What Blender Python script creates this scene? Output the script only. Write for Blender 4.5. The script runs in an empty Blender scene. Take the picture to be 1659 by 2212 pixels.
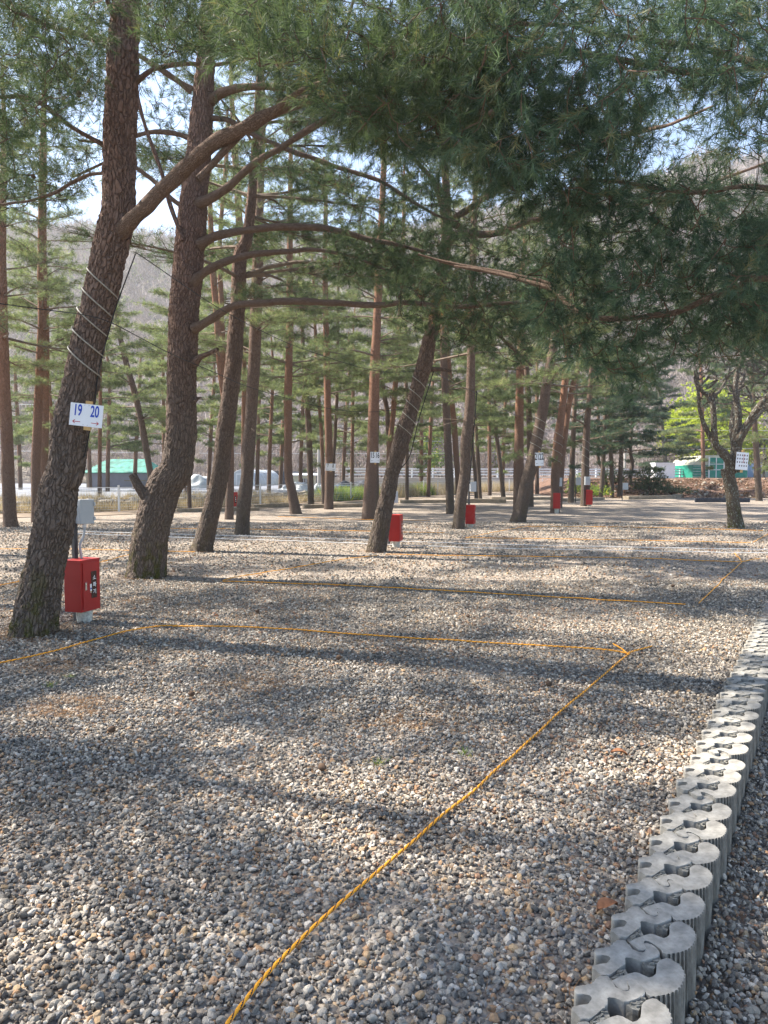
import bpy, bmesh, math
import numpy as np
from mathutils import Vector, Matrix
R = math.radians
scene = bpy.context.scene
# ------------------------------------------------------------------ camera
PITCH = R(3.07); FV = 1548.4; CX, CY = 829.5, 1106.0; CAMZ = 1.5
cam_d = bpy.data.cameras.new('camera'); cam = bpy.data.objects.new('camera', cam_d)
scene.collection.objects.link(cam); scene.camera = cam
cam.location = (0, 0, CAMZ); cam.rotation_euler = (R(90) - PITCH, 0, 0)
cam_d.sensor_fit = 'VERTICAL'; cam_d.sensor_height = 36; cam_d.lens = 25.2
cam_d.clip_start = .05; cam_d.clip_end = 3000
# ------------------------------------------------------------------ world, sun, exposure
SUN_EL, SUN_AZ = 48, -71          # azimuth from +Y (ahead), negative = left
w = bpy.data.worlds.new("World"); scene.world = w; w.use_nodes = True
nt = w.node_tree; nt.nodes.clear()
sky = nt.nodes.new('ShaderNodeTexSky'); sky.sky_type = 'NISHITA'; sky.sun_disc = False
sky.sun_elevation = R(SUN_EL); sky.sun_rotation = R(SUN_AZ); sky.air_density = 1.0; sky.dust_density = .7; sky.ozone_density = 1.0
bg = nt.nodes.new('ShaderNodeBackground'); bg.inputs[1].default_value = .105
wo = nt.nodes.new('ShaderNodeOutputWorld')
nt.links.new(sky.outputs[0], bg.inputs[0]); nt.links.new(bg.outputs[0], wo.inputs[0])
sd = bpy.data.lights.new('sun', 'SUN'); sd.energy = 5.0; sd.angle = R(.7); sd.color = (1, .93, .82)
sun = bpy.data.objects.new('sun', sd); scene.collection.objects.link(sun)
S = Vector((math.sin(R(SUN_AZ)) * math.cos(R(SUN_EL)), math.cos(R(SUN_AZ)) * math.cos(R(SUN_EL)), math.sin(R(SUN_EL))))
sun.rotation_euler = S.to_track_quat('Z', 'Y').to_euler()
vs = scene.view_settings; vs.view_transform = 'Standard'; vs.look = 'None'; vs.exposure = 1.78; vs.gamma = 1; vs.use_curve_mapping = False
cy = scene.cycles
cy.use_denoising = True; cy.max_bounces = 7; cy.diffuse_bounces = 4; cy.glossy_bounces = 2; cy.transmission_bounces = 4
cy.transparent_max_bounces = 8; cy.sample_clamp_indirect = 6; cy.caustics_reflective = False; cy.caustics_refractive = False
try: cy.denoiser = 'OPENIMAGEDENOISE'; cy.denoising_prefilter = 'ACCURATE'
except Exception: pass
rng = np.random.default_rng(7)
COL = scene.collection
# ------------------------------------------------------------------ projection helpers (photo measured on a 1659 x 2212 sheet)
def ray(vx, vy):
    u = (vx - CX) / FV; v = (vy - CY) / FV; c, s = math.cos(PITCH), math.sin(PITCH)
    return np.array([u, c - v * s, -(v * c + s)])
def P(vx, vy, Y):
    d = ray(vx, vy); return d * (Y / d[1]) + np.array([0, 0, CAMZ])
def G(vx, vy, z=0.):
    d = ray(vx, vy); return d * ((CAMZ - z) / -d[2]) + np.array([0, 0, CAMZ])
def c6(x, y): return (1106 + x / 3, 553 + y / 3)
# ------------------------------------------------------------------ object helpers
def tag(o, label=None, cat=None, group=None, kind=None):
    for k, v in (('label', label), ('category', cat), ('group', group), ('kind', kind)):
        if v: o[k] = v
    return o
def empty(name, loc=(0, 0, 0), rz=0):
    o = bpy.data.objects.new(name, None); COL.objects.link(o); o.location = loc; o.rotation_euler = (0, 0, rz)
    o.empty_display_size = .1
    return o
def npmesh(name, verts, faces, mat, parent=None, smooth=False, attrs=None):
    """faces: (n,k) array or list of such arrays"""
    if not isinstance(faces, list): faces = [faces]
    faces = [np.asarray(f, dtype=np.int32) for f in faces if len(f)]
    me = bpy.data.meshes.new(name); verts = np.asarray(verts, dtype=np.float32)
    if parent is not None: verts = verts - np.array(parent.location, dtype=np.float32)
    me.vertices.add(len(verts)); me.vertices.foreach_set('co', verts.ravel())
    li = np.concatenate([f.ravel() for f in faces]); ks = np.concatenate([np.full(len(f), f.shape[1], np.int32) for f in faces])
    me.loops.add(len(li)); me.loops.foreach_set('vertex_index', li)
    me.polygons.add(len(ks)); me.polygons.foreach_set('loop_start', np.concatenate([[0], np.cumsum(ks)[:-1]]).astype(np.int32))
    me.polygons.foreach_set('loop_total', ks)
    me.update(calc_edges=True)
    me.polygons.foreach_set('use_smooth', np.full(len(ks), smooth, dtype=bool))
    for k, a in (attrs or {}).items():
        a = np.asarray(a, dtype=np.float32)
        if a.ndim == 1:
            at = me.attributes.new(k, 'FLOAT', 'POINT'); at.data.foreach_set('value', a)
        else:
            at = me.attributes.new(k, 'FLOAT_VECTOR', 'POINT'); at.data.foreach_set('vector', a.ravel())
    me.materials.append(mat)
    o = bpy.data.objects.new(name, me); COL.objects.link(o)
    if parent is not None: o.parent = parent
    return o
class MB:
    """collects boxes, bars, tubes; build() links them as one mesh"""
    def __init__(s): s.v = []; s.f4 = []; s.f3 = []; s.n = 0; s.bk = []; s.ng = []
    def add(s, v, f4=None, f3=None, bk=None):
        v = np.asarray(v, float)
        if f4 is not None and len(f4): s.f4.append(np.asarray(f4) + s.n)
        if f3 is not None and len(f3): s.f3.append(np.asarray(f3) + s.n)
        s.v.append(v); s.bk.append(bk if bk is not None else np.zeros((len(v), 3))); s.n += len(v)
    def box(s, lo, hi, M=None):
        x0, y0, z0 = lo; x1, y1, z1 = hi
        v = np.array([(x, y, z) for z in (z0, z1) for x, y in ((x0, y0), (x1, y0), (x1, y1), (x0, y1))], float)
        if M is not None: v = v @ np.array(M.to_3x3()).T + np.array(M.translation)
        s.add(v, [(0, 3, 2, 1), (4, 5, 6, 7), (0, 1, 5, 4), (1, 2, 6, 5), (2, 3, 7, 6), (3, 0, 4, 7)])
    def tube(s, pts, rad, n=8, cap=True):
        v, f, bk = tube(pts, rad, n)
        s.add(v, f, bk=bk)
        if cap:
            m = len(v) - n
            s.add(np.vstack([v[:n], v[:n].mean(0)]), f3=[((i + 1) % n, i, n) for i in range(n)], bk=np.vstack([bk[:n], bk[:1]]))
            s.add(np.vstack([v[m:], v[m:].mean(0)]), f3=[(i, (i + 1) % n, n) for i in range(n)], bk=np.vstack([bk[m:], bk[m:m + 1]]))
    def build(s, name, mat, parent=None, smooth=False, bevel=0):
        v = np.vstack(s.v); fs = []
        if s.f4: fs.append(np.vstack(s.f4))
        if s.f3: fs.append(np.vstack(s.f3))
        o = npmesh(name, v, fs, mat, parent, smooth, {'bk': np.vstack(s.bk)})
        if bevel:
            m = o.modifiers.new('bevel', 'BEVEL'); m.width = bevel; m.segments = 2; m.limit_method = 'ANGLE'
        return o
def unit(a): return a / (np.linalg.norm(a, axis=-1, keepdims=True) + 1e-9)
def tube(pts, rad, n=8):
    pts = np.asarray(pts, float); k = len(pts); rad = np.broadcast_to(np.asarray(rad, float), (k,))
    t = unit(np.gradient(pts, axis=0)); m = unit(t.mean(0) + 1e-6)
    ref = np.array([0, 1., 0]) if abs(m[1]) < .75 else np.array([1., 0, 0])
    a = unit(ref - t * (t @ ref)[:, None]); b = np.cross(t, a)
    th = np.arange(n) * 2 * math.pi / n
    c, sn = np.cos(th), np.sin(th)
    off = a[:, None, :] * c[None, :, None] + b[:, None, :] * sn[None, :, None]
    v = pts[:, None, :] + off * rad[:, None, None]
    L = np.concatenate([[0], np.cumsum(np.linalg.norm(np.diff(pts, axis=0), axis=1))])
    bk = np.stack([rad[:, None] * c[None], rad[:, None] * sn[None], np.broadcast_to(L[:, None], (k, n))], -1)
    i = np.arange(k - 1)[:, None] * n; j = np.arange(n)[None]; j2 = (j + 1) % n
    f = np.stack([i + j, i + j2, i + n + j2, i + n + j], -1).reshape(-1, 4)
    return v.reshape(-1, 3), f, bk.reshape(-1, 3)
def smooth_line(p, r, step):
    """Catmull-Rom resample"""
    p = np.asarray(p, float); r = np.asarray(r, float)
    q = np.vstack([2 * p[0] - p[1], p, 2 * p[-1] - p[-2]]); out = []; ro = []
    for i in range(len(p) - 1):
        a, b, c, d = q[i:i + 4]; n = max(2, int(np.linalg.norm(c - b) / step))
        t = np.linspace(0, 1, n, endpoint=False)[:, None]
        out.append(.5 * (2 * b + (c - a) * t + (2 * a - 5 * b + 4 * c - d) * t ** 2 + (3 * b - a - 3 * c + d) * t ** 3))
        ts = t[:, 0]; ro.append(r[i] * (1 - ts) + r[i + 1] * ts)
    out.append(p[-1:]); ro.append(r[-1:])
    return np.vstack(out), np.concatenate(ro)
def hashn(c, k):
    c = c.astype(np.int64); h = (c[..., 0] * 73856093) ^ (c[..., 1] * 19349663) ^ (c[..., 2] * 83492791) ^ (k * 2654435761)
    h = (h ^ (h >> 13)) * 1274126177 & 0xffffffff
    return ((h ^ (h >> 16)) & 0xffff) / 65535.
def worley(p):
    b = np.floor(p); f1 = np.full(len(p), 9.); f2 = f1.copy()
    for dx in (-1, 0, 1):
        for dy in (-1, 0, 1):
            for dz in (-1, 0, 1):
                c = b + (dx, dy, dz)
                q = c + np.stack([hashn(c, 1), hashn(c, 2), hashn(c, 3)], -1)
                d = np.linalg.norm(q - p, axis=1)
                f2 = np.minimum(f2, np.maximum(f1, d)); f1 = np.minimum(f1, d)
    return f1, f2
def vnoise(p):
    b = np.floor(p); f = p - b; f = f * f * (3 - 2 * f); s = 0
    for dx in (0, 1):
        for dy in (0, 1):
            for dz in (0, 1):
                w_ = (f[:, 0] if dx else 1 - f[:, 0]) * (f[:, 1] if dy else 1 - f[:, 1]) * (f[:, 2] if dz else 1 - f[:, 2])
                s = s + w_ * hashn(b + (dx, dy, dz), 5)
    return s * 2 - 1
# ------------------------------------------------------------------ materials
def mat(name, rough=.8, spec=.3):
    m = bpy.data.materials.new(name); m.use_nodes = True; n = m.node_tree
    b = n.nodes['Principled BSDF']; b.inputs['Roughness'].default_value = rough; b.inputs['Specular IOR Level'].default_value = spec
    return m, n, b
def N(n, t, **k):
    x = n.nodes.new('ShaderNode' + t)
    for a, v in k.items(): setattr(x, a, v)
    return x
def ramp(n, src, stops, interp='LINEAR'):
    r = N(n, 'ValToRGB'); n.links.new(src, r.inputs[0]); e = r.color_ramp; e.interpolation = interp
    while len(e.elements) < len(stops): e.elements.new(.5)
    for i, (p, c) in enumerate(stops):
        e.elements[i].position = p; e.elements[i].color = (*c, 1) if len(c) == 3 else c
    return r.outputs[0]
def noise(n, vec, scale, detail=4, rough=.6):
    x = N(n, 'TexNoise'); x.inputs['Scale'].default_value = scale; x.inputs['Detail'].default_value = detail; x.inputs['Roughness'].default_value = rough
    if vec is not None: n.links.new(vec, x.inputs['Vector'])
    return x.outputs['Fac']
def mix(n, fac, a, b, mode='MIX'):
    x = N(n, 'Mix', data_type='RGBA', blend_type=mode)
    for s, v in ((x.inputs[0], fac), (x.inputs[6], a), (x.inputs[7], b)):
        if hasattr(v, 'links'): n.links.new(v, s)
        elif isinstance(v, (int, float)): s.default_value = v
        else: s.default_value = (*v, 1)
    return x.outputs[2]
def bump(n, b, h, dist, strength=1):
    x = N(n, 'Bump'); x.inputs['Distance'].default_value = dist; x.inputs['Strength'].default_value = strength
    n.links.new(h, x.inputs['Height']); n.links.new(x.outputs[0], b.inputs['Normal'])
def mapping(n, src, sc):
    x = N(n, 'Mapping'); x.inputs['Scale'].default_value = sc; n.links.new(src, x.inputs[0]); return x.outputs[0]
def simple(name, col, rough=.7, spec=.3, var=.25, scale=8, bmp=0, metal=0):
    m, n, b = mat(name, rough, spec); tc = N(n, 'TexCoord').outputs['Object']
    f = noise(n, tc, scale, 5, .65)
    c = ramp(n, f, [(.3, tuple(x * (1 - var) for x in col)), (.7, tuple(min(1, x * (1 + var)) for x in col))])
    n.links.new(c, b.inputs['Base Color']); b.inputs['Metallic'].default_value = metal
    if bmp: bump(n, b, f, bmp)
    return m
def bark_mat(name, low, high, z0, z1, moss=0, disp=.012, lichen=0, sc=(31, 31, 9.5), cr=.48):
    m, n, b = mat(name, .95, .1)
    at = N(n, 'Attribute', attribute_name='bk').outputs['Vector']
    wn = N(n, 'TexNoise'); wn.inputs['Scale'].default_value = 16; wn.inputs['Detail'].default_value = 4; n.links.new(at, wn.inputs['Vector'])
    va = N(n, 'VectorMath', operation='MULTIPLY_ADD'); n.links.new(wn.outputs['Color'], va.inputs[0]); va.inputs[1].default_value = (.045, .045, .10); n.links.new(at, va.inputs[2])
    v1 = N(n, 'TexVoronoi', feature='DISTANCE_TO_EDGE'); n.links.new(mapping(n, va.outputs[0], sc), v1.inputs['Vector']); v1.inputs['Scale'].default_value = 1
    nz = noise(n, mapping(n, at, (60, 60, 25)), 1, 6, .7); big = noise(n, mapping(n, at, (5, 5, 3)), 1, 3)
    crack = ramp(n, v1.outputs['Distance'], [(.0, (0, 0, 0)), (.16, (1, 1, 1))])
    pos = N(n, 'NewGeometry').outputs['Position']; sep = N(n, 'SeparateXYZ'); n.links.new(pos, sep.inputs[0])
    mr = N(n, 'MapRange'); mr.inputs[1].default_value = z0; mr.inputs[2].default_value = z1; n.links.new(sep.outputs[2], mr.inputs[0])
    base = mix(n, mr.outputs[0], low, high)
    c = mix(n, ramp(n, nz, [(.3, (.0, 0, 0)), (.75, (1, 1, 1))]), mix(n, .5, base, (.02, .014, .012)), mix(n, .22, base, (.4, .36, .33)))
    c = mix(n, ramp(n, big, [(.35, (0, 0, 0)), (.7, (.55, .55, .55))]), c, mix(n, .4, base, (.16, .10, .075)))
    c = mix(n, ramp(n, v1.outputs['Distance'], [(0, (cr,) * 3), (.10, (0, 0, 0))]), c, tuple(x * .42 for x in low))
    if moss:
        mm = N(n, 'MapRange'); mm.inputs[1].default_value = .9; mm.inputs[2].default_value = .05; n.links.new(sep.outputs[2], mm.inputs[0])
        ml = N(n, 'Math', operation='MULTIPLY'); n.links.new(mm.outputs[0], ml.inputs[0]); n.links.new(ramp(n, noise(n, mapping(n, at, (9, 9, 6)), 1, 4), [(.48, (0, 0, 0)), (.62, (moss,) * 3)]), ml.inputs[1])
        c = mix(n, ml.outputs[0], c, (.085, .085, .018))
    if lichen:
        c = mix(n, ramp(n, noise(n, mapping(n, at, (26, 26, 16)), 1, 3), [(.56, (0, 0, 0)), (.62, (lichen,) * 3)]), c, (.34, .37, .31))
    n.links.new(c, b.inputs['Base Color'])
    hh = N(n, 'Math', operation='MULTIPLY_ADD'); n.links.new(nz, hh.inputs[0]); hh.inputs[1].default_value = .5; n.links.new(crack, hh.inputs[2])
    bump(n, b, hh.outputs[0], disp)
    return m
M = {}
M['bark'] = bark_mat('bark_grey', (.17, .13, .105), (.30, .175, .13), 1.8, 4.6, moss=.9, disp=.018)
M['bark_mid'] = bark_mat('bark_brown', (.14, .108, .087), (.28, .17, .12), 1.2, 6, moss=.3, disp=.02)
M['bark_red'] = bark_mat('bark_red', (.19, .13, .10), (.44, .215, .125), .8, 4.5, disp=.02)
M['bark_lichen'] = bark_mat('bark_lichen', (.15, .12, .085), (.15, .125, .10), 1, 4, moss=.9, disp=.025, lichen=.85)
M['limb'] = bark_mat('bark_limb', (.235, .165, .125), (.27, .175, .125), 1, 6, disp=.008, sc=(70, 70, 30), cr=.35)
M['twig'] = simple('twig', (.10, .065, .045), .9, .1)
M['deadtwig'] = simple('dead_twig', (.17, .13, .10), .9, .1)
def foliage_mat(name, stops, transl=.35):
    m, n, b = mat(name, .6 if transl > .25 else .95, .3 if transl > .25 else .05)
    at = N(n, 'Attribute', attribute_name='rnd').outputs['Fac']; c = ramp(n, at, stops)
    n.links.new(c, b.inputs['Base Color'])
    tr = N(n, 'BsdfTranslucent'); n.links.new(mix(n, .5, c, (.13, .165, .03), 'ADD'), tr.inputs[0])
    mx = N(n, 'MixShader'); mx.inputs[0].default_value = transl
    n.links.new(b.outputs[0], mx.inputs[1]); n.links.new(tr.outputs[0], mx.inputs[2]); n.links.new(mx.outputs[0], n.nodes['Material Output'].inputs[0])
    return m
M['needle'] = foliage_mat('pine_needles', [(0, (.018, .036, .025)), (.4, (.045, .078, .043)), (.75, (.08, .118, .058)), (.95, (.13, .155, .072)), (.975, (.25, .13, .04)), (1, (.30, .15, .05))])
M['dead_needle'] = foliage_mat('dead_pine_needles', [(0, (.26, .13, .05)), (1, (.50, .27, .10))], .3)
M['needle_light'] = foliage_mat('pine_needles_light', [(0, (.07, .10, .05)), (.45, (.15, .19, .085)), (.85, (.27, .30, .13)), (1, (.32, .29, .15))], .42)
M['needle_blue'] = foliage_mat('pine_needles_blue', [(0, (.018, .04, .03)), (.45, (.045, .09, .06)), (.85, (.10, .16, .09)), (1, (.20, .16, .07))], .3)
M['leaf_yellow'] = foliage_mat('spring_leaves', [(0, (.30, .38, .02)), (1, (.50, .54, .05))], .5)
M['dry_needle'] = simple('dry_needles', (.22, .12, .055), .9, .1, .5, 40)
M['straw'] = foliage_mat('dry_grass', [(0, (.30, .23, .13)), (1, (.60, .48, .31))], .2)
M['weed'] = foliage_mat('weeds', [(0, (.10, .18, .03)), (.8, (.22, .32, .05)), (1, (.7, .62, .05))], .4)
M['bare_twig'] = foliage_mat('bare_twigs', [(0, (.20, .165, .16)), (.5, (.30, .25, .24)), (.92, (.42, .355, .33)), (1, (.17, .22, .10))], .1)
M['concrete'] = simple('concrete_block', (.285, .268, .238), .92, .12, .42, 17, .004)
M['concrete_rough'] = simple('broken_concrete', (.20, .19, .165), .95, .1, .5, 60, .004)
M['concrete_wall'] = simple('concrete_wall', (.40, .375, .34), .9, .2, .2, .6)
M['metal'] = simple('galvanised', (.55, .56, .57), .45, .5, .1, 5, 0, .5)
M['white_paint'] = simple('white_paint', (.68, .69, .70), .5, .4, .06, 6)
M['red_paint'] = simple('red_paint', (.36, .018, .016), .5, .35, .12, 3)
M['grey_box'] = simple('grey_plastic', (.42, .44, .46), .5, .4, .06, 6)
M['dark_post'] = simple('dark_post', (.045, .045, .05), .6, .4)
M['black'] = simple('black_cable', (.015, .015, .016), .5, .4)
M['glass_dark'] = simple('dark_window', (.035, .012, .012), .2, .6)
M['cream_cable'] = simple('cream_tube', (.30, .275, .23), .5, .4, .15, 20)
M['white_strap'] = simple('white_strap', (.58, .58, .59), .6, .3)
M['sign'] = simple('sign_board', (.72, .74, .78), .45, .4, .04, 6)
M['wood'] = simple('sign_batten', (.50, .32, .13), .7, .3, .2, 20)
M['timber'] = simple('timber', (.24, .20, .15), .9, .2, .35, 5, .003)
M['blue_ink'] = simple('blue_ink', (.015, .06, .42), .5, .3, .1)
M['red_ink'] = simple('red_ink', (.42, .02, .03), .5, .3, .1)
M['black_ink'] = simple('black_ink', (.03, .03, .035), .5, .3, .1)
M['grey_ink'] = simple('grey_ink', (.16, .13, .14), .5, .3, .1)
M['white_ink'] = simple('white_ink', (.8, .8, .8), .5, .3, .05)
M['chrome'] = simple('chrome', (.7, .7, .7), .25, .5, .05, 5, 0, .9)
M['tarp_green'] = simple('green_tarp', (.045, .21, .16), .6, .3, .55, 2.2, .08)
M['net_black'] = simple('black_net', (.05, .055, .07), .8, .2, .2, 1)
M['net_grey'] = simple('grey_net', (.23, .23, .27), .8, .2, .15, 1)
M['plastic'] = simple('white_plastic_film', (.40, .43, .45), .4, .5, .2, 1.5, .05)
M['green_sheet'] = simple('green_mesh', (.012, .20, .14), .6, .3, .3, 3)
M['cream_roof'] = simple('cream_roof', (.5, .48, .36), .7, .3, .08)
M['blue_roof'] = simple('blue_roof', (.35, .50, .75), .5, .3, .1)
M['stone'] = simple('field_stone', (.27, .235, .19), .95, .1, .4, 2.5, .02)
M['mulch'] = simple('plastic_mulch', (.20, .21, .235), .5, .4, .3, .8)
M['brown_leaf'] = simple('brown_leaf', (.27, .12, .06), .8, .2, .4, 30)
M['asphalt'] = simple('asphalt', (.30, .29, .29), .9, .2, .12, 2)
M['moss_plant'] = M['weed']
STONE = [(0, (.040, .036, .032)), (.12, (.085, .077, .068)), (.24, (.155, .14, .12)), (.40, (.255, .227, .188)), (.54, (.365, .32, .26)), (.66, (.52, .455, .37)),
         (.75, (.72, .64, .54)), (.80, (.64, .56, .46)), (.83, (.14, .15, .165)), (.87, (.28, .21, .145)), (.92, (.47, .31, .155)), (.96, (.45, .235, .10)), (1, (.28, .135, .07))]
def gravel_mat():
    m, n, b = mat('pebbles', .85, .25)
    at = N(n, 'Attribute', attribute_name='rnd').outputs['Fac']; base = ramp(n, at, STONE)
    tc = N(n, 'TexCoord').outputs['Object']; f = noise(n, tc, 220, 4, .7); f2 = noise(n, tc, 1.1, 3)
    c = mix(n, ramp(n, f, [(.35, (.0, 0, 0)), (.5, (.35, .35, .35)), (.62, (.6, .6, .6))]), mix(n, .35, base, (.07, .065, .06)), mix(n, .25, base, (.6, .57, .52)))
    c = mix(n, ramp(n, f2, [(.4, (.08, .08, .08)), (.75, (.45, .45, .45))]), c, mix(n, .5, base, (.20, .145, .09)))
    n.links.new(c, b.inputs['Base Color']); bump(n, b, f, .002)
    return m
M['pebble'] = gravel_mat()
def ground_mat(name, soil=False):
    m, n, b = mat(name, .95, .1); tc = N(n, 'TexCoord').outputs['Object']
    vo = N(n, 'TexVoronoi'); n.links.new(mapping(n, tc, (38, 38, 38)), vo.inputs['Vector']); vo.inputs['Scale'].default_value = 1
    sep = N(n, 'SeparateColor'); n.links.new(vo.outputs['Color'], sep.inputs[0])
    c = ramp(n, sep.outputs[0], STONE)
    c = mix(n, ramp(n, vo.outputs['Distance'], [(.35, (0, 0, 0)), (.75, (.6, .6, .6))]), c, (.10, .085, .07))
    big = noise(n, tc, .35, 4, .6)
    c = mix(n, ramp(n, big, [(.35, (.25, .25, .25)), (.65, (.55, .55, .55))]), c, (.34, .285, .24))
    md = noise(n, tc, 3.2, 6, .75); c = mix(n, ramp(n, md, [(.42, (.55, .55, .55)), (.55, (0, 0, 0))]), c, mix(n, .55, c, (.13, .10, .08)))
    h = N(n, 'Math', operation='SUBTRACT'); h.inputs[0].default_value = 1; n.links.new(vo.outputs['Distance'], h.inputs[1])
    bump(n, b, h.outputs[0], .02); n.links.new(c, b.inputs['Base Color'])
    return m
M['gravel'] = ground_mat('gravel_ground')
M['soil'] = simple('soil', (.21, .165, .125), .95, .1, .35, .5, .03)
def hill_mat():
    m, n, b = mat('wooded_hill', 1, .05); tc = N(n, 'TexCoord').outputs['Object']
    f = noise(n, tc, .35, 8, .75); g = noise(n, tc, .03, 3)
    c = ramp(n, f, [(.3, (.20, .16, .145)), (.5, (.31, .255, .235)), (.7, (.44, .38, .35))])
    c = mix(n, ramp(n, g, [(.45, (0, 0, 0)), (.7, (.5, .5, .5))]), c, (.12, .15, .07))
    n.links.new(c, b.inputs['Base Color']); bump(n, b, f, 1.2)
    return m
M['hill'] = hill_mat()
M['litter'] = simple('leaf_litter', (.15, .092, .066), .95, .1, .6, 3.5, .08)
def rope_mat():
    m, n, b = mat('rope', .6, .3)
    at = N(n, 'Attribute', attribute_name='rnd').outputs['Fac']
    c = ramp(n, at, [(0, (.80, .30, .02)), (.58, (.95, .42, .03)), (.68, (.85, .33, .02)), (.72, (.05, .03, .03)), (1, (.04, .025, .03))])
    n.links.new(c, b.inputs['Base Color']); return m
M['rope'] = rope_mat()
# ------------------------------------------------------------------ ground, gravel bed, hills
ROW0 = np.array([.523, 1.915]); ROWD = np.array([.1046, .1692]); ROWN = int(30)
rd = ROWD / np.linalg.norm(ROWD); rn = np.array([rd[1], -rd[0]])     # rn points right (lower side)
def row_side(x, y): return (x - ROW0[0]) * rn[0] + (y - ROW0[1]) * rn[1]   # >0 on the right of the tails line
fence_pts = [(-30, 19), (-10.6, 27.6), (-5.4, 34), (-2.64, 38), (4.2, 51), (8.4, 58), (13.5, 63), (18, 66)]
def grid(x0, x1, nx, y0, y1, ny, fz, name, m, kind='structure', yl=False):
    xs = np.linspace(x0, x1, nx); ys = np.linspace(y0, y1, ny) if not yl else np.geomspace(y0, y1, ny)
    X, Y = np.meshgrid(xs, ys); Z = fz(X, Y); i = np.arange(ny - 1)[:, None] * nx + np.arange(nx - 1)[None]
    f = np.stack([i, i + 1, i + nx + 1, i + nx], -1).reshape(-1, 4)
    o = npmesh(name, np.stack([X, Y, Z], -1).reshape(-1, 3), f, m, None, True); o['kind'] = kind; return o
grid(-400, 400, 81, -40, 420, 47, lambda X, Y: np.full_like(X, -.16), 'ground', M['gravel'])
# gravel bed: a slab whose right edge runs under the block row
far = [(60, 100), (-90, 100), (-90, -20)]
e0 = ROW0 + rn * .10 - rd * 20; e1 = ROW0 + rn * .10 + rd * 100
bmv = [(*e0, 0), (*e1, 0)] + [(x, y, 0) for x, y in far]
bm = bmesh.new(); vsb = [bm.verts.new(v) for v in bmv]; ff = bm.faces.new(vsb)
if ff.normal.z < 0: ff.normal_flip()
g = bmesh.ops.extrude_face_region(bm, geom=[ff]); 
for e in g['geom']:
    if isinstance(e, bmesh.types.BMVert): e.co.z -= .155
bmesh.ops.recalc_face_normals(bm, faces=bm.faces)
me = bpy.data.meshes.new('gravel_bed'); bm.to_mesh(me); bm.free(); me.materials.append(M['gravel'])
o = bpy.data.objects.new('gravel_bed', me); COL.objects.link(o); o['kind'] = 'structure'
# hills
RX = [-200, 0, 300, 570, 800, 1100, 1500, 1659, 1900]; RY = [500, 535, 560, 575, 560, 500, 425, 400, 380]
def hill_h(X, Y):
    D = Y; vx = CX + X / Y * FV; rid = (1023 - np.interp(vx, RX, RY)) / FV
    t = np.clip((D - 95) / 175, 0, 1); t = t * t * (3 - 2 * t) * .55 + t * .45
    base = rid * 270 * t
    q = np.stack([X.ravel() / 28, D.ravel() / 28, np.zeros(X.size)], -1); nz = vnoise(q).reshape(X.shape) * 5 + vnoise(q * 3.1).reshape(X.shape) * 1.6
    return base + nz * np.clip(t * 3, 0, 1) + (-.3)
xs = np.linspace(-1.1, 1.1, 200); ys = np.linspace(95, 285, 70); U, Y_ = np.meshgrid(xs, ys); X_ = U * Y_; Z_ = hill_h(X_, Y_)
i = np.arange(69)[:, None] * 200 + np.arange(199)[None]; f = np.stack([i, i + 1, i + 201, i + 200], -1).reshape(-1, 4)
o = npmesh('hill', np.stack([X_, Y_, Z_], -1).reshape(-1, 3), f, M['hill'], None, True); o['kind'] = 'structure'
# ------------------------------------------------------------------ needles
def rand_unit(n): return unit(rng.normal(size=(n, 3)))
def tufts(pos, ax, n, L, wd, shoot=.09, amin=25, amax=70, sc=None):
    """triangle soup of needles around shoots; returns verts, faces, rnd"""
    N_ = len(pos); ax = unit(np.asarray(ax, float)); pos = np.asarray(pos, float)
    sc = np.ones(N_) if sc is None else sc
    A = np.repeat(ax, n, 0); Pp = np.repeat(pos, n, 0); s = np.repeat(sc, n)
    perp = unit(np.cross(A, rand_unit(N_ * n))); al = np.radians(rng.uniform(amin, amax, N_ * n))
    d = A * np.cos(al)[:, None] + perp * np.sin(al)[:, None]
    base = Pp + A * (rng.uniform(0, shoot, N_ * n) * s)[:, None]
    ln = L * s * rng.uniform(.75, 1.15, N_ * n); side = unit(np.cross(d, rand_unit(N_ * n))) * (wd * .5)
    v = np.stack([base - side, base + side, base + d * ln[:, None] + np.array([0, 0, -.08]) * ln[:, None]], 1).reshape(-1, 3)
    r = np.repeat(np.clip(np.repeat(rng.beta(1.0, 1.25, N_), n) + rng.normal(0, .07, N_ * n), 0, .96), 3)
    return v, np.arange(len(v)).reshape(-1, 3), r
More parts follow.
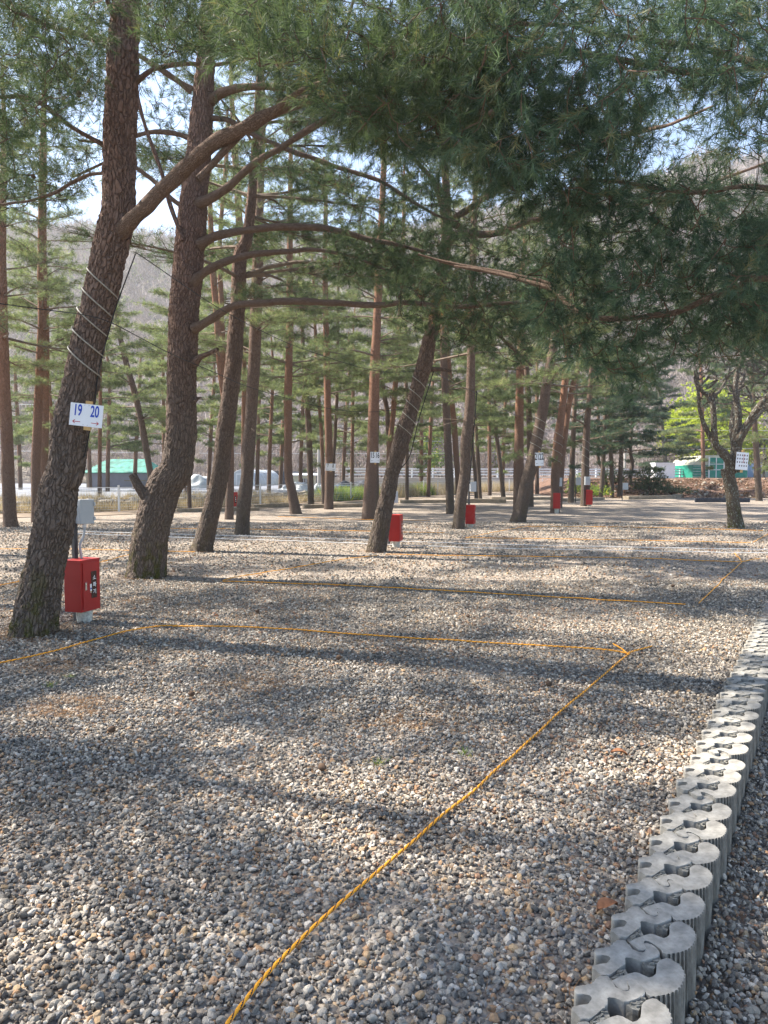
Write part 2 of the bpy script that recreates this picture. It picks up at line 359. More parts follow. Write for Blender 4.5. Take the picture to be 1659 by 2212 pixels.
class Grow:
    """space-filling branchlets: attach attractor points to the nearest node of the tree"""
    def __init__(s, limbs):
        s.nodes = [np.asarray(l) for l in limbs]; s.N = np.vstack(s.nodes); s.tw = []; s.tp = []; s.ta = []
        s.dep = np.zeros(len(s.N))
    def attract(s, pts, r0=.012, spacing=.075, frac=.6, droop=.05, maxl=2.2, rs=1.):
        pts = np.asarray(pts); d0 = np.array([np.min(np.linalg.norm(s.N - p, axis=1)) for p in pts]); order = np.argsort(d0)
        for i in order:
            p = pts[i]; dd = np.linalg.norm(s.N - p, axis=1) + s.dep * .25; j = int(np.argmin(dd)); q = s.N[j]; L = np.linalg.norm(p - q)
            if L > maxl:                                  # too far from any wood: shorten
                p = q + (p - q) * (maxl / L); L = maxl
            if L < .06: continue
            k = max(4, int(L / .09) + 1); t = np.linspace(0, 1, k)[:, None]
            side = unit(rng.normal(size=3)) * L * .10
            line = q * (1 - t) + p * t + np.sin(t * math.pi) * side + np.array([0, 0, 1.]) * (-droop * np.sin(t * math.pi) * L) + np.array([0, 0, 1.]) * t ** 3 * L * .08
            rr = np.linspace(r0 * (.35 + .65 * min(1, L)), .0022, k) * rs
            s.tw.append((line, rr)); s.N = np.vstack([s.N, line[2:]]); s.dep = np.concatenate([s.dep, np.full(k - 2, s.dep[j] + L * .5)])
            st = int(k * (1 - frac)); tan = unit(np.gradient(line, axis=0)); acc = 0
            for m in range(max(1, st), k):
                c = max(1, int(round(.09 / spacing)))
                for _ in range(c):
                    off = unit(tan[m] + rng.normal(size=3) * .55 + (0, 0, .12)); ln = rng.uniform(.03, .16)
                    s.tp.append(line[m] + off * ln * .7); s.ta.append(off)
            s.tp.append(line[-1]); s.ta.append(tan[-1])
    def twigs_mesh(s, n=3):
        mb = MB()
        for l, r in s.tw: v, f, bk = tube(l[::2] if len(l) > 6 else l, r[::2] if len(l) > 6 else r, n); mb.add(v, f, bk=bk)
        return mb
def region(poly, Y0, Y1, n):
    """random points whose picture position falls in a polygon, at real depths between Y0 and Y1"""
    poly = np.array(poly, float); lo = poly.min(0); hi = poly.max(0); out = []
    while len(out) < n:
        x, y = rng.uniform(lo, hi); c = False; j = len(poly) - 1
        for i in range(len(poly)):
            if (poly[i, 1] > y) != (poly[j, 1] > y) and x < (poly[j, 0] - poly[i, 0]) * (y - poly[i, 1]) / (poly[j, 1] - poly[i, 1]) + poly[i, 0]: c = not c
            j = i
        if c: out.append(P(x, y, rng.uniform(Y0, Y1)))
    return np.array(out)
# ------------------------------------------------------------------ trunks and limbs
def vpoly(pts, Y, dY=0):
    """pts (vx, vy, width) at depth Y -> world points and radii"""
    n = len(pts); out = []; r = []
    for i, (x, y, wd) in enumerate(pts):
        yy = Y + dY * i / max(1, n - 1); p = P(x, y, yy); out.append(p); r.append(wd / 2 / FV * np.linalg.norm([yy]))
    return np.array(out), np.array(r)
def trunk_mesh(line, rad, n, parent, m, rough=0, name='trunk', knots=0):
    v, f, bk = tube(line, rad, n); k = len(line)
    ctr = np.repeat(line, n, 0); nrm = unit(v - ctr); rr = np.repeat(rad, n)
    lump = vnoise(bk * (3.2, 3.2, 1.6) + line[0][0] * 7) * .07 + vnoise(bk * (8, 8, 4.5) + 5) * .035
    d = lump * rr
    if rough:
        q = bk * (27, 27, 7.5) + np.stack([vnoise(bk * 11), vnoise(bk * 11 + 7), vnoise(bk * 9 + 3)], -1) * .9
        f1, f2 = worley(q); d = d + rough * (np.clip((f2 - f1) / .35, 0, 1) - .5) + rough * .5 * vnoise(bk * (55, 55, 30))
    L = bk[:, 2]; th = np.arctan2(bk[:, 1], bk[:, 0])
    d = d + rr * .16 * np.exp(-L / .22) * (1 + .5 * np.sin(th * 5 + line[0][0] * 9))       # root flare
    for _ in range(knots):
        l0 = rng.uniform(.6, L.max()); t0 = rng.uniform(-math.pi, math.pi); da = np.angle(np.exp(1j * (th - t0)))
        q = np.exp(-((L - l0) ** 2 / .0022 + da ** 2 / .035 * (rr / .12) ** 2)); d = d + q * rng.uniform(.012, .03)
    v = v + nrm * d[:, None]
    mb = MB(); mb.add(v, f, bk=bk)
    top = v[-n:]; mb.add(np.vstack([top, top.mean(0)]), f3=[(i, (i + 1) % n, n) for i in range(n)], bk=np.vstack([bk[-n:], bk[-1:]]))
    return mb.build(name, m, parent, True)
def limb(pts, Y, dY, parent, m, name='limb', n=10, step=.06):
    p, r = vpoly(pts, Y, dY); l, rr = smooth_line(p, r, step)
    l = l + np.stack([vnoise(l * 2.1 + k * 11) for k in range(3)], -1) * .025 + np.stack([vnoise(l * 5 + k * 7) for k in range(3)], -1) * .008
    S_ = np.concatenate([[0], np.cumsum(np.linalg.norm(np.diff(l, axis=0), axis=1))]); rr = rr * (1 + .32 * np.exp(-S_ / (rr[0] * 2.2))) * (1 + .10 * vnoise(np.stack([S_ * 5, S_ * 0 + pts[0][0], S_ * 0], -1)))
    v, f, bk = tube(l, rr, n); c = np.repeat(l, n, 0)
    v = v + unit(v - c) * (vnoise(bk * (20, 20, 9)) * np.repeat(rr, n) * .12)[:, None]
    mb = MB(); mb.add(v, f, bk=bk); mb.build(name, m, parent, True)
    return l
TREES = {}
def make_tree(key, pts, label, m, cat='pine tree', group='pines standing in the campsite', sides=24, step=.08, rough=0, Y=None, knots=0, top=None, dY=0, name='pine_tree', lean=0):
    base = G(pts[0][0], pts[0][1]) if Y is None else P(pts[0][0], pts[0][1], Y)
    Y0 = base[1]; p, r = vpoly(pts, Y0, dY); p[0][2] = 0 if Y is None else p[0][2]
    p = np.vstack([p[0] + (p[0] - p[1]) / np.linalg.norm(p[0] - p[1]) * .1, p]); r = np.concatenate([[r[0] * 1.05], r])
    if top is not None:                                  # carry the stem on upwards to a height
        d = unit(p[-1] - p[-3]); d = unit(d * .6 + np.array([0, 0, .6])); k = max(1, int((top - p[-1][2]) / 1.5)); r1 = r[-1]; q = p[-1]
        for i in range(k):
            q = q + d * 1.5 + rng.normal(size=3) * (.07, .07, 0); p = np.vstack([p, q]); r = np.append(r, r1 * (1 - (i + 1) / (k + .4)) + .012)
    root = empty(name, (float(p[1][0]), float(p[1][1]), 0)); tag(root, label, cat, group)
    l, rr = smooth_line(p, r, step)
    trunk_mesh(l, rr, sides, root, m, rough, knots=knots)
    TREES[key] = dict(root=root, line=l, rad=rr, Y=Y0, pts=pts)
    return TREES[key]
def leaves(T, pos, ax, n, L, wd, mt, **k):
    v, f, r = tufts(pos, ax, n, L, wd, **k); o = npmesh('foliage', v, f, mt, T['root'], False, {'rnd': r}); return o
def whorls(T, h0, Lmax, dens=1., mt='needle_light', dead=True, L=.15, wd=.012, n=11, az=None, gap=.6, low=.55):
    """crown of a stand-grown pine: bare lower sticks, flat pads of foliage on the outer half of the branches"""
    line, rad = T['line'], T['rad']; H = line[-1][2]; mb = MB(); tp = []; ta = []; z = h0 * low if dead else h0; dens = dens * 2.2; Lmax = Lmax * 1.12
    if z > H - 1: z = H - 2; h0 = min(h0, z)
    while z < H - .3:
        j = int(np.argmin(abs(line[:, 2] - z))); c = line[j]; live = z > h0; fr = (z - h0) / (H - h0)
        for b in range(rng.integers(2, 5) if live else rng.integers(1, 3)):
            a = rng.uniform(0, 2 * math.pi) if az is None else rng.normal(az, .9)
            Lb = (Lmax * (1 - .75 * max(0, fr)) * rng.uniform(.6, 1.15)) if live else rng.uniform(.3, Lmax * .55)
            el = rng.uniform(-.05, .35) + .35 * max(0, fr); d = np.array([math.cos(a) * math.cos(el), math.sin(a) * math.cos(el), math.sin(el)])
            k = 7; t = np.linspace(0, 1, k)[:, None]; wob = rng.normal(size=3) * Lb * .05
            l = c + d * t * Lb + np.array([0, 0, -1.]) * (t ** 2) * Lb * rng.uniform(.02, .25) + np.sin(t * math.pi) * wob
            r0 = min(rad[j] * .45, .008 + .011 * Lb) if live else .009; v, f, bk = tube(l, np.linspace(r0, .004, k), 4); mb.add(v, f, bk=bk)
            if not live and rng.random() < .75: continue
            nt_ = int(Lb * 6 * dens) + 3
            for _ in range(nt_):
                s = rng.uniform(.35, 1.); p0 = l[0] + (l[-1] - l[0]) * s; p0 = l[min(k - 1, int(s * (k - 1)))] * .5 + p0 * .5
                sd_ = rng.uniform(-1, 1) * 1.3; dh = unit(np.array([math.cos(a + sd_), math.sin(a + sd_), rng.uniform(-.08, .28)])); ls = rng.uniform(.15, .30 * Lb + .2)
                q = p0 + dh * ls; v, f, bk = tube(np.array([p0, q]), [.005, .003], 3); mb.add(v, f, bk=bk)
                for u in np.arange(.35, 1.01, .22): tp.append(p0 + dh * ls * u + rng.normal(size=3) * (.06, .06, .035)); ta.append(dh + rng.normal(size=3) * .35 + (0, 0, .25))
        z += rng.uniform(.7, 1.2) * gap
    mb.build('branches', M['deadtwig'], T['root'])['kind'] = 'stuff'
    if tp: leaves(T, np.array(tp), np.array(ta), n, L, wd, M[mt], shoot=.10, amin=20, amax=75)
    return len(tp)
# ============================================================ the two near pines and the leaning one
T1 = make_tree('T1', [(72, 1371, 94), (85, 1280, 86), (99, 1216, 78), (116, 1131, 83), (128, 1051, 77), (141, 1020, 74), (153, 920, 75), (169, 853, 72), (182, 786, 68), (195, 720, 70), (212, 653, 69),
                      (228, 586, 68), (238, 540, 70), (249, 490, 70), (254, 467, 65), (257, 433, 64), (258, 333, 63), (260, 267, 62), (264, 167, 61), (267, 100, 60), (272, 33, 57), (276, -60, 50), (282, -260, 42), (290, -520, 30), (300, -800, 14)],
               'large leaning pine in the left foreground carrying the white 19 20 sign', M['bark'], sides=140, step=.016, rough=.015, knots=9)
T2 = make_tree('T2', [(316, 1247, 79), (326, 1160, 74), (343, 1086, 75), (360, 1045, 74), (379, 1020, 68), (386, 986, 64), (391, 936, 62), (391, 886, 60), (393, 820, 60), (396, 753, 61), (397, 686, 62), (402, 620, 61), (407, 553, 60),
                      (412, 500, 61), (419, 433, 55), (426, 367, 50), (432, 300, 49), (437, 233, 46), (442, 167, 40), (447, 100, 34), (450, 0, 27), (456, -150, 22), (465, -350, 14), (470, -500, 6)],
               'thick curved pine with a sawn-off side stump beside the leaning sign pine', M['bark'], sides=120, step=.022, rough=.015, knots=10)
T3 = make_tree('T3', [(436, 1191, 44), (446, 1148, 41), (461, 1088, 36), (475, 1028, 38), (482, 968, 36), (493, 886, 38), (505, 786, 34), (509, 720, 32), (514, 653, 29), (519, 553, 28), (536, 500, 22), (551, 317, 15), (560, 150, 11), (566, 0, 6)],
               'slanting dark pine with pale lichen spots right of the curved stump pine', M['bark_mid'], sides=64, step=.04, rough=.012, knots=6)
T16 = make_tree('T16', [(813, 1192, 40), (821, 1148, 39), (833, 1088, 34), (846, 1028, 30), (857, 986, 34), (872, 936, 35), (888, 886, 31), (902, 836, 32), (917, 786, 32), (927, 736, 28), (941, 686, 26), (953, 610, 24), (962, 540, 22), (966, 480, 19), (962, 380, 15), (955, 260, 11), (950, 150, 6)],
                'leaning dark pine in the middle with its own red extinguisher cabinet', M['bark_mid'], sides=72, step=.035, rough=.013, knots=6)
# sawn stub of T2
def stub(T, pts, Y, nm='stump_branch'):
    p, r = vpoly(pts, Y); l, rr = smooth_line(p, r, .03); mb = MB(); mb.tube(l, rr, 24); return mb.build(nm, M['bark'], T['root'], True)
stub(T2, [(335, 1092, 26), (315, 1073, 23), (299, 1050, 20), (286, 1025, 17)], T2['Y'] - .1)
Y1, Y2, Y16 = T1['Y'], T2['Y'], T16['Y']
ML = M['limb']
L1 = [limb([(246, 524, 30), (264, 498, 31), (290, 470, 30), (330, 435, 30), (400, 368, 30), (460, 315, 29), (520, 278, 27), (600, 238, 24), (665, 216, 21), (720, 209, 17), (800, 200, 12), (900, 175, 9), (1010, 140, 6)], Y1 + .03, -1.4, T1['root'], ML, n=20, step=.03),
      limb([(430, 388, 14), (470, 345, 15), (510, 300, 13), (545, 262, 9), (560, 240, 7)], Y1 - .6, .1, T1['root'], ML),
      limb([(672, 216, 17), (680, 190, 15), (688, 168, 12), (700, 120, 9), (740, 60, 7), (770, -20, 5)], Y1 - 1.0, -.3, T1['root'], ML),
      limb([(600, 238, 13), (640, 205, 12), (690, 182, 10), (760, 176, 8), (860, 220, 6), (960, 270, 4)], Y1 - .9, -.6, T1['root'], ML),
      limb([(290, 178, 12), (330, 155, 10), (370, 140, 9), (430, 137, 8), (520, 130, 7), (640, 95, 5), (760, 50, 4)], Y1, -1.1, T1['root'], ML),
      limb([(240, 102, 13), (205, 88, 12), (150, 68, 11), (100, 50, 10), (40, 25, 8), (-60, 0, 6)], Y1, -.5, T1['root'], ML),
      limb([(232, 322, 11), (190, 295, 10), (140, 262, 9), (100, 228, 9), (50, 207, 8), (-20, 206, 6), (-120, 190, 5)], Y1, -.7, T1['root'], ML),
      limb([(232, 372, 8), (190, 380, 8), (150, 398, 7), (110, 418, 7), (40, 440, 5), (-60, 450, 4)], Y1 + .1, .9, T1['root'], ML),
      limb([(262, 60, 13), (240, 30, 12), (228, -20, 11), (215, -120, 9), (170, -260, 6)], Y1, -.7, T1['root'], ML),
      limb([(275, -40, 16), (360, -90, 13), (480, -130, 11), (640, -150, 9), (840, -120, 6), (980, -60, 4)], Y1, -2.2, T1['root'], ML)]
L2 = [limb([(425, 443, 22), (455, 430, 19), (500, 395, 16), (553, 350, 15), (620, 310, 13), (680, 272, 13), (735, 240, 12), (820, 225, 9), (930, 240, 6)], Y2 - .1, -1.0, T2['root'], ML, n=16),
      limb([(430, 528, 20), (470, 508, 17), (520, 497, 15), (600, 492, 14), (680, 494, 14), (745, 505, 13), (800, 520, 12), (860, 530, 8), (930, 545, 5)], Y2 - .1, -.6, T2['root'], ML, n=16),
      limb([(415, 612, 21), (445, 588, 17), (500, 561, 14), (553, 548, 13), (620, 544, 11), (680, 542, 9), (760, 556, 6), (830, 580, 4)], Y2 - .1, -.4, T2['root'], ML, n=16),
      limb([(420, 712, 19), (460, 692, 16), (500, 668, 15), (553, 658, 14), (640, 650, 14), (720, 656, 13), (800, 661, 12), (870, 656, 12), (950, 662, 10), (1030, 662, 9), (1110, 655, 8), (1200, 645, 6)], Y2 - .1, -1.2, T2['root'], ML, n=16),
      limb([(420, 785, 17), (435, 772, 12), (455, 764, 9), (474, 753, 7)], Y2 - .1, -.2, T2['root'], M['bark'], 'broken_branch'),
      limb([(420, 865, 9), (428, 860, 6), (436, 859, 4)], Y2 - .1, 0, T2['root'], M['bark'], 'broken_branch'),
      limb([(450, 222, 19), (480, 203, 18), (520, 188, 16), (580, 184, 15), (640, 187, 14), (700, 186, 12), (800, 150, 8), (920, 100, 5)], Y2, -1.2, T2['root'], ML, n=14),
      limb([(415, 195, 14), (390, 178, 12), (350, 150, 11), (300, 120, 9), (240, 90, 6), (150, 40, 5)], Y2, -.3, T2['root'], ML),
      limb([(410, 298, 11), (378, 287, 10), (340, 284, 10), (300, 292, 9), (250, 310, 7), (170, 305, 5)], Y2, .4, T2['root'], ML),
      limb([(393, 520, 10), (376, 467, 9), (347, 367, 9), (317, 283, 8), (297, 213, 7), (280, 120, 4)], Y2 - .2, -.2, T2['root'], M['bark']),
      limb([(400, 450, 11), (370, 430, 10), (330, 392, 9), (290, 360, 8), (240, 350, 6), (160, 380, 4)], Y2, .4, T2['root'], ML),
      limb([(455, 255, 10), (500, 262, 10), (553, 293, 10), (613, 320, 10), (687, 348, 10), (753, 367, 9), (820, 393, 8), (887, 430, 7), (937, 462, 6), (990, 480, 4)], Y2, -.8, T2['root'], ML),
      limb([(447, 60, 13), (470, 20, 10), (540, -40, 8), (640, -90, 5)], Y2, -.5, T2['root'], ML)]
L16 = [limb([(955, 540, 20), (985, 510, 17), (1014, 504, 15), (1060, 505, 14), (1106, 492, 13), (1170, 472, 12), (1233, 460, 12), (1293, 450, 12), (1383, 437, 11), (1473, 420, 9), (1539, 393, 8), (1659, 350, 5)], Y16 - .2, -3.0, T16['root'], ML, n=12),
       limb([(1014, 504, 14), (985, 485, 14), (961, 470, 13), (950, 430, 11), (930, 380, 8)], Y16 - .3, -.5, T16['root'], ML),
       limb([(966, 480, 13), (1060, 420, 12), (1160, 370, 11), (1240, 333, 11), (1293, 312, 12), (1353, 289, 11), (1406, 277, 8), (1456, 263, 6), (1540, 230, 4)], Y16 - .2, -3.6, T16['root'], ML, n=12),
       limb([(945, 640, 9), (985, 655, 8), (1040, 690, 8), (1100, 745, 7), (1150, 790, 5)], Y16, -.8, T16['root'], M['bark_mid']),
       limb([(935, 690, 8), (900, 620, 8), (850, 560, 7), (780, 550, 5), (730, 570, 4)], Y16, -1.5, T16['root'], M['bark_mid']),
       limb([(960, 420, 9), (880, 330, 8), (800, 280, 6), (720, 260, 4)], Y16, -1.6, T16['root'], M['bark_mid']),
       limb([(930, 800, 10), (955, 800, 9), (975, 803, 6)], Y16, 0, T16['root'], M['bark_mid'], 'broken_branch')]
# big pine just outside the right edge, its crown fills the upper right
TR = make_tree('TR', [(2450, 1500, 110), (2420, 1200, 95), (2380, 900, 85), (2330, 600, 75), (2290, 300, 65), (2260, 0, 55), (2240, -350, 40), (2230, -700, 18)], 'large pine standing beyond the right edge whose dark boughs fill the upper right', M['bark'], sides=32, step=.1, top=11)
YR = TR['Y']
LR = [limb([(2350, 700, 34), (2050, 640, 26), (1850, 610, 20), (1659, 600, 15), (1590, 621, 14), (1473, 673, 13), (1406, 683, 12), (1319, 686, 12), (1246, 670, 11), (1200, 628, 12), (1130, 610, 9), (1066, 590, 7), (979, 574, 5)], YR, 2.2, TR['root'], ML, n=14),
      limb([(1210, 626, 15), (1140, 606, 14), (1084, 592, 13), (1020, 580, 10), (960, 566, 7), (900, 550, 4)], YR + 2., .4, TR['root'], ML),
      limb([(2300, 350, 30), (2000, 240, 24), (1800, 170, 20), (1659, 140, 16), (1560, 112, 14), (1450, 90, 12), (1376, 80, 9), (1280, 60, 6)], YR, .6, TR['root'], ML, n=14),
      limb([(1659, 140, 14), (1500, 150, 14), (1290, 112, 12), (1206, 107, 12), (1133, 113, 12), (1090, 130, 9), (1000, 180, 6), (940, 240, 4)], YR + .3, .4, TR['root'], ML, n=12),
      limb([(2330, 560, 26), (2000, 470, 20), (1750, 430, 14), (1640, 400, 11), (1500, 410, 9), (1380, 400, 7), (1240, 380, 5)], YR, 1.0, TR['root'], ML, n=12),
      limb([(1292, 40, 7), (1216, 52, 8), (1120, 50, 8), (1000, 20, 6), (900, -30, 4)], YR + .2, .3, TR['root'], ML),
      limb([(2260, 100, 26), (1950, -40, 20), (1700, -80, 16), (1450, -100, 12), (1200, -110, 8), (1000, -120, 5)], YR, -.6, TR['root'], ML)]
# foliage of the near crowns
def crown(T, limbs, regs, n, L, wd, mt='needle', r0=.012, spacing=.075, maxl=1.6, frac=.65, cones=0):
    g_ = Grow([l[int(len(l) * .3):] for l in limbs])
    g_.attract(np.vstack([region(p, a, b, k) for p, a, b, k in regs]), r0, spacing, frac, maxl=maxl)
    g_.twigs_mesh().build('twigs', M['twig'], T['root'])['kind'] = 'stuff'
    tp, ta = np.array(g_.tp), np.array(g_.ta); leaves(T, tp, ta, n, L, wd, M[mt], shoot=.12, amin=18, amax=62)
    if cones:
        mb = MB(); cm = None
        for j in rng.choice(len(tp), cones, replace=False):
            p = tp[j] + np.array([0, 0, -.03])
            if cm is None:
                ln = p + np.array([[0, 0, .025], [0, 0, .012], [0, 0, 0], [0, 0, -.014], [0, 0, -.026]]); mb.tube(ln, [.006, .019, .024, .017, .004], 8)
                cm = mb.build('pine_cone', M['twig'], T['root'], True); o0 = p
            else:
                c = cm.copy(); COL.objects.link(c); c.parent = T['root']; c.location = Vector(p - o0)
    return len(tp)
n1 = crown(T1, L1, [([(480, -60), (1150, -60), (1120, 200), (1010, 330), (860, 330), (720, 240), (640, 180), (480, 120)], Y1 - 2.3, Y1 - .2, 620),
                    ([(640, 90), (1080, 60), (1060, 300), (820, 320), (700, 250)], Y1 - 2.2, Y1 - .7, 260),
                    ([(-60, -60), (240, -60), (235, 60), (220, 190), (60, 300), (-60, 350)], Y1 - 1.2, Y1 + .8, 330),
                    ([(290, -60), (560, -60), (560, 110), (330, 130)], Y1 - 1.3, Y1 + .8, 240),
                    ([(-60, 380), (200, 370), (180, 430), (-60, 470)], Y1 + .2, Y1 + 1.4, 50)], 28, .09, .0040, cones=16)
n2 = crown(T2, L2, [([(560, 60), (1000, 80), (1000, 260), (800, 280), (560, 170)], Y2 - 1.8, Y2, 330),
                    ([(700, 470), (960, 500), (960, 600), (720, 600)], Y2 - 1.2, Y2 + .3, 190),
                    ([(560, 330), (950, 400), (1000, 520), (760, 440), (560, 380)], Y2 - 1.4, Y2 + .3, 130),
                    ([(850, 600), (1220, 590), (1220, 720), (1000, 760), (850, 700)], Y2 - 1.8, Y2 - .4, 210),
                    ([(20, -60), (420, -60), (420, 120), (300, 150), (100, 330), (20, 200)], Y2 - .8, Y2 + .8, 330),
                    ([(-40, 250), (230, 300), (200, 420), (-40, 430)], Y2 - .4, Y2 + 1., 130), ([(100, 100), (420, 150), (410, 380), (130, 400)], Y2 + .1, Y2 + 1.8, 170), ([(470, 200), (720, 230), (760, 440), (480, 400)], Y2 - .2, Y2 + 1.8, 120),
                    ([(460, -60), (760, -60), (700, 100), (480, 100)], Y2 - 1., Y2 + .8, 240)], 28, .09, .0046, spacing=.09)
n16 = crown(T16, L16, [([(700, 240), (1000, 250), (1200, 400), (1180, 520), (980, 520), (900, 450), (820, 330), (700, 300)], Y16 - 3, Y16, 400),
                       ([(700, 500), (960, 500), (1180, 540), (1200, 700), (1130, 790), (1000, 740), (950, 650), (790, 640), (700, 580)], Y16 - 2.2, Y16 + .3, 520),
                       ([(1180, 260), (1520, 200), (1600, 400), (1500, 520), (1200, 540)], Y16 - 3.6, Y16 - 1.2, 300)], 24, .10, .0064, r0=.014, spacing=.09, maxl=2.)
nR = crown(TR, LR, [([(1000, -60), (1659, -60), (1720, 200), (1600, 240), (1450, 190), (1280, 330), (1100, 380), (960, 320), (1000, 120)], YR - .6, YR + 1.6, 820),
                    ([(1080, 240), (1400, 220), (1380, 420), (1200, 480), (1020, 400)], YR, YR + 2.0, 260),
                    ([(1240, 380), (1720, 420), (1720, 700), (1500, 640), (1260, 640), (1180, 560)], YR, YR + 2.6, 430),
                    ([(1130, 560), (1720, 560), (1720, 690), (1620, 720), (1480, 740), (1400, 860), (1330, 830), (1200, 760), (1120, 680)], YR + .5, YR + 3.0, 480), ([(1470, 620), (1730, 620), (1730, 800), (1620, 770), (1490, 810)], YR + 1.5, YR + 4.0, 150),
                    ([(1560, 260), (1720, 240), (1720, 460), (1600, 420)], YR - .3, YR + 1.4, 40)], 28, .09, .0044, 'needle_blue', spacing=.085, maxl=1.8, cones=20)
for T_, a_, L_m in ((T1, 7.6, 3.0), (T2, 8.2, 3.0), (T3, 4.6, 3.6), (T16, 8.2, 3.0), (TR, 6.5, 3.6)):
    whorls(T_, a_, L_m, 1.7, 'needle', dead=False, L=.12, wd=.0048, n=22, gap=.5)
print('tufts', n1, n2, n16, nR)
# ============================================================ middle-distance pines
v, f, r_ = tufts(region([(900, 620), (1010, 650), (1060, 700), (1000, 730), (930, 700)], Y16 - 1.2, Y16 - .2, 60), rand_unit(60), 26, .085, .0042); npmesh('dead_foliage', v, f, M['dead_needle'], T16['root'], False, {'rnd': r_})
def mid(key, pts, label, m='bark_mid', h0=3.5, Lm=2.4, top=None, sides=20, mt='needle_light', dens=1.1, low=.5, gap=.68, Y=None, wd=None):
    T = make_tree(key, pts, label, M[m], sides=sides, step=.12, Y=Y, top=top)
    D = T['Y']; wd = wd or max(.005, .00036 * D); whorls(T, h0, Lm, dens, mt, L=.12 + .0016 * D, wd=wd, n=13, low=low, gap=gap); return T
mid('T4', [(523, 1154, 31), (527, 1088, 30), (534, 1028, 28), (537, 968, 28), (543, 886, 26), (549, 786, 25), (553, 680, 24), (557, 553, 23), (562, 400, 17), (567, 250, 14)], 'upright dark pine just right of the slanting lichen pine', h0=4.3, Lm=2.2, top=13.5)
mid('T5', [(495, 1122, 18), (497, 1050, 17), (497, 968, 16), (488, 886, 15), (475, 786, 14), (468, 680, 14), (460, 586, 14), (455, 480, 11), (452, 350, 9)], 'thin reddish pine seen in the gap left of the slanting lichen pine', 'bark_red', h0=4.2, Lm=2.1, top=13)
mid('T5b', [(500, 1112, 10), (494, 900, 11), (484, 786, 11), (478, 653, 11), (475, 520, 9), (490, 330, 8)], 'thin red pine crossing behind the thin reddish pine by the curved pine', 'bark_red', h0=5, Lm=1.8, top=13)
mid('T5c', [(528, 1105, 10), (526, 1020, 10), (527, 853, 10), (527, 740, 9), (518, 500, 16), (508, 333, 14), (500, 200, 9)], 'orange-barked pine peeping out behind the upright dark pine', 'bark_red', h0=5.5, Lm=1.9, top=14)
mid('T6', [(23, 1138, 29), (18, 1051, 26), (15, 953, 24), (11, 853, 22), (7, 700, 19), (6, 553, 14), (7, 400, 13), (8, 250, 10)], 'orange-trunked pine cut by the left edge', 'bark_red', h0=4.2, Lm=2.6, top=13)
mid('T7', [(77, 1128, 18), (78, 986, 20), (85, 820, 17), (91, 686, 17), (91, 553, 18), (93, 333, 14), (95, 230, 10)], 'left stem of the close pair of pines near the left edge', 'bark_red', h0=4.4, Lm=2.4, top=12.5)
mid('T7b', [(92, 1120, 18), (96, 986, 17), (99, 786, 14), (98, 650, 13), (94, 520, 10)], 'right stem of the close pair of pines near the left edge', 'bark_red', h0=4.4, Lm=2.2, top=11)
mid('T8', [(340, 1090, 14), (330, 1050, 14), (300, 886, 13), (273, 786, 12), (255, 703, 10), (248, 640, 8)], 'slim pine leaning left in front of the green-roofed shed', h0=4.0, Lm=2.4, top=9, dens=1.2)
mid('T9', [(639, 1110, 25), (630, 1060, 20), (623, 1020, 18), (622, 886, 17), (624, 786, 16), (626, 686, 15), (626, 553, 13), (628, 333, 9)], 'tall straight pine with a bent foot left of centre', 'bark_red', h0=4.6, Lm=2.6, top=14)
mid('T10', [(672, 1090, 14), (668, 953, 13), (662, 853, 11), (656, 786, 9), (652, 686, 7), (648, 600, 6)], 'slender pine left of the tree with the 7 8 sign', h0=3.8, Lm=2.4, top=12)
mid('T11', [(699, 1091, 8), (695, 953, 8), (686, 820, 7), (680, 686, 6), (676, 580, 5)], 'very thin red pine touching the tree with the 7 8 sign', 'bark_red', h0=4.5, Lm=2, top=11)
mid('T12', [(710, 1100, 20), (711, 1003, 17), (708, 886, 15), (706, 786, 14), (704, 686, 12), (702, 553, 10), (704, 420, 8)], 'orange pine carrying the small 7 8 sign', 'bark_red', h0=4.6, Lm=2.4, top=13)
mid('T13', [(716, 1088, 8), (721, 986, 8), (728, 853, 7), (730, 670, 6), (731, 560, 5)], 'thin pine right behind the tree with the 7 8 sign', h0=4.5, Lm=2, top=11.5)
mid('T14', [(795, 1123, 27), (800, 1050, 27), (804, 986, 23), (807, 886, 23), (810, 786, 21), (815, 686, 17), (820, 553, 15), (826, 433, 13), (830, 320, 11)], 'straight pine carrying the 15 16 sign', 'bark_red', h0=4.6, Lm=2.3, top=13.5)
mid('T14b', [(812, 1102, 16), (811, 1000, 14), (814, 850, 11), (816, 700, 8)], 'pine hidden close behind the tree with the 15 16 sign', h0=5, Lm=1.8, top=11)
mid('T15', [(838, 1096, 15), (842, 970, 12), (850, 886, 11), (857, 786, 11), (864, 686, 10), (870, 560, 8), (873, 430, 7)], 'orange pine leaning right behind the middle leaning pine', 'bark_red', h0=4.4, Lm=2.2, top=13)
mid('T15b', [(843, 1094, 11), (838, 913, 10), (830, 853, 10), (820, 786, 9), (815, 700, 7)], 'brown pine crossing left behind the middle leaning pine', h0=4, Lm=2.2, top=10)
mid('T17', [(879, 1083, 8), (879, 953, 8), (877, 786, 7), (875, 650, 6)], 'thin dark pine just right of the middle leaning pine', h0=3.8, Lm=2.4, top=12)
mid('T18', [(973, 1110, 18), (970, 1020, 17), (964, 886, 16), (959, 786, 15), (957, 650, 12)], 'straight mossy-footed pine left of the second cabinet tree', h0=4.2, Lm=2.3, top=12.5)
mid('T19', [(990, 1095, 12), (989, 1036, 12), (981, 920, 12), (972, 820, 11), (967, 740, 9), (962, 620, 7)], 'orange pine behind the second cabinet tree', 'bark_red', h0=4.4, Lm=2.2, top=12)
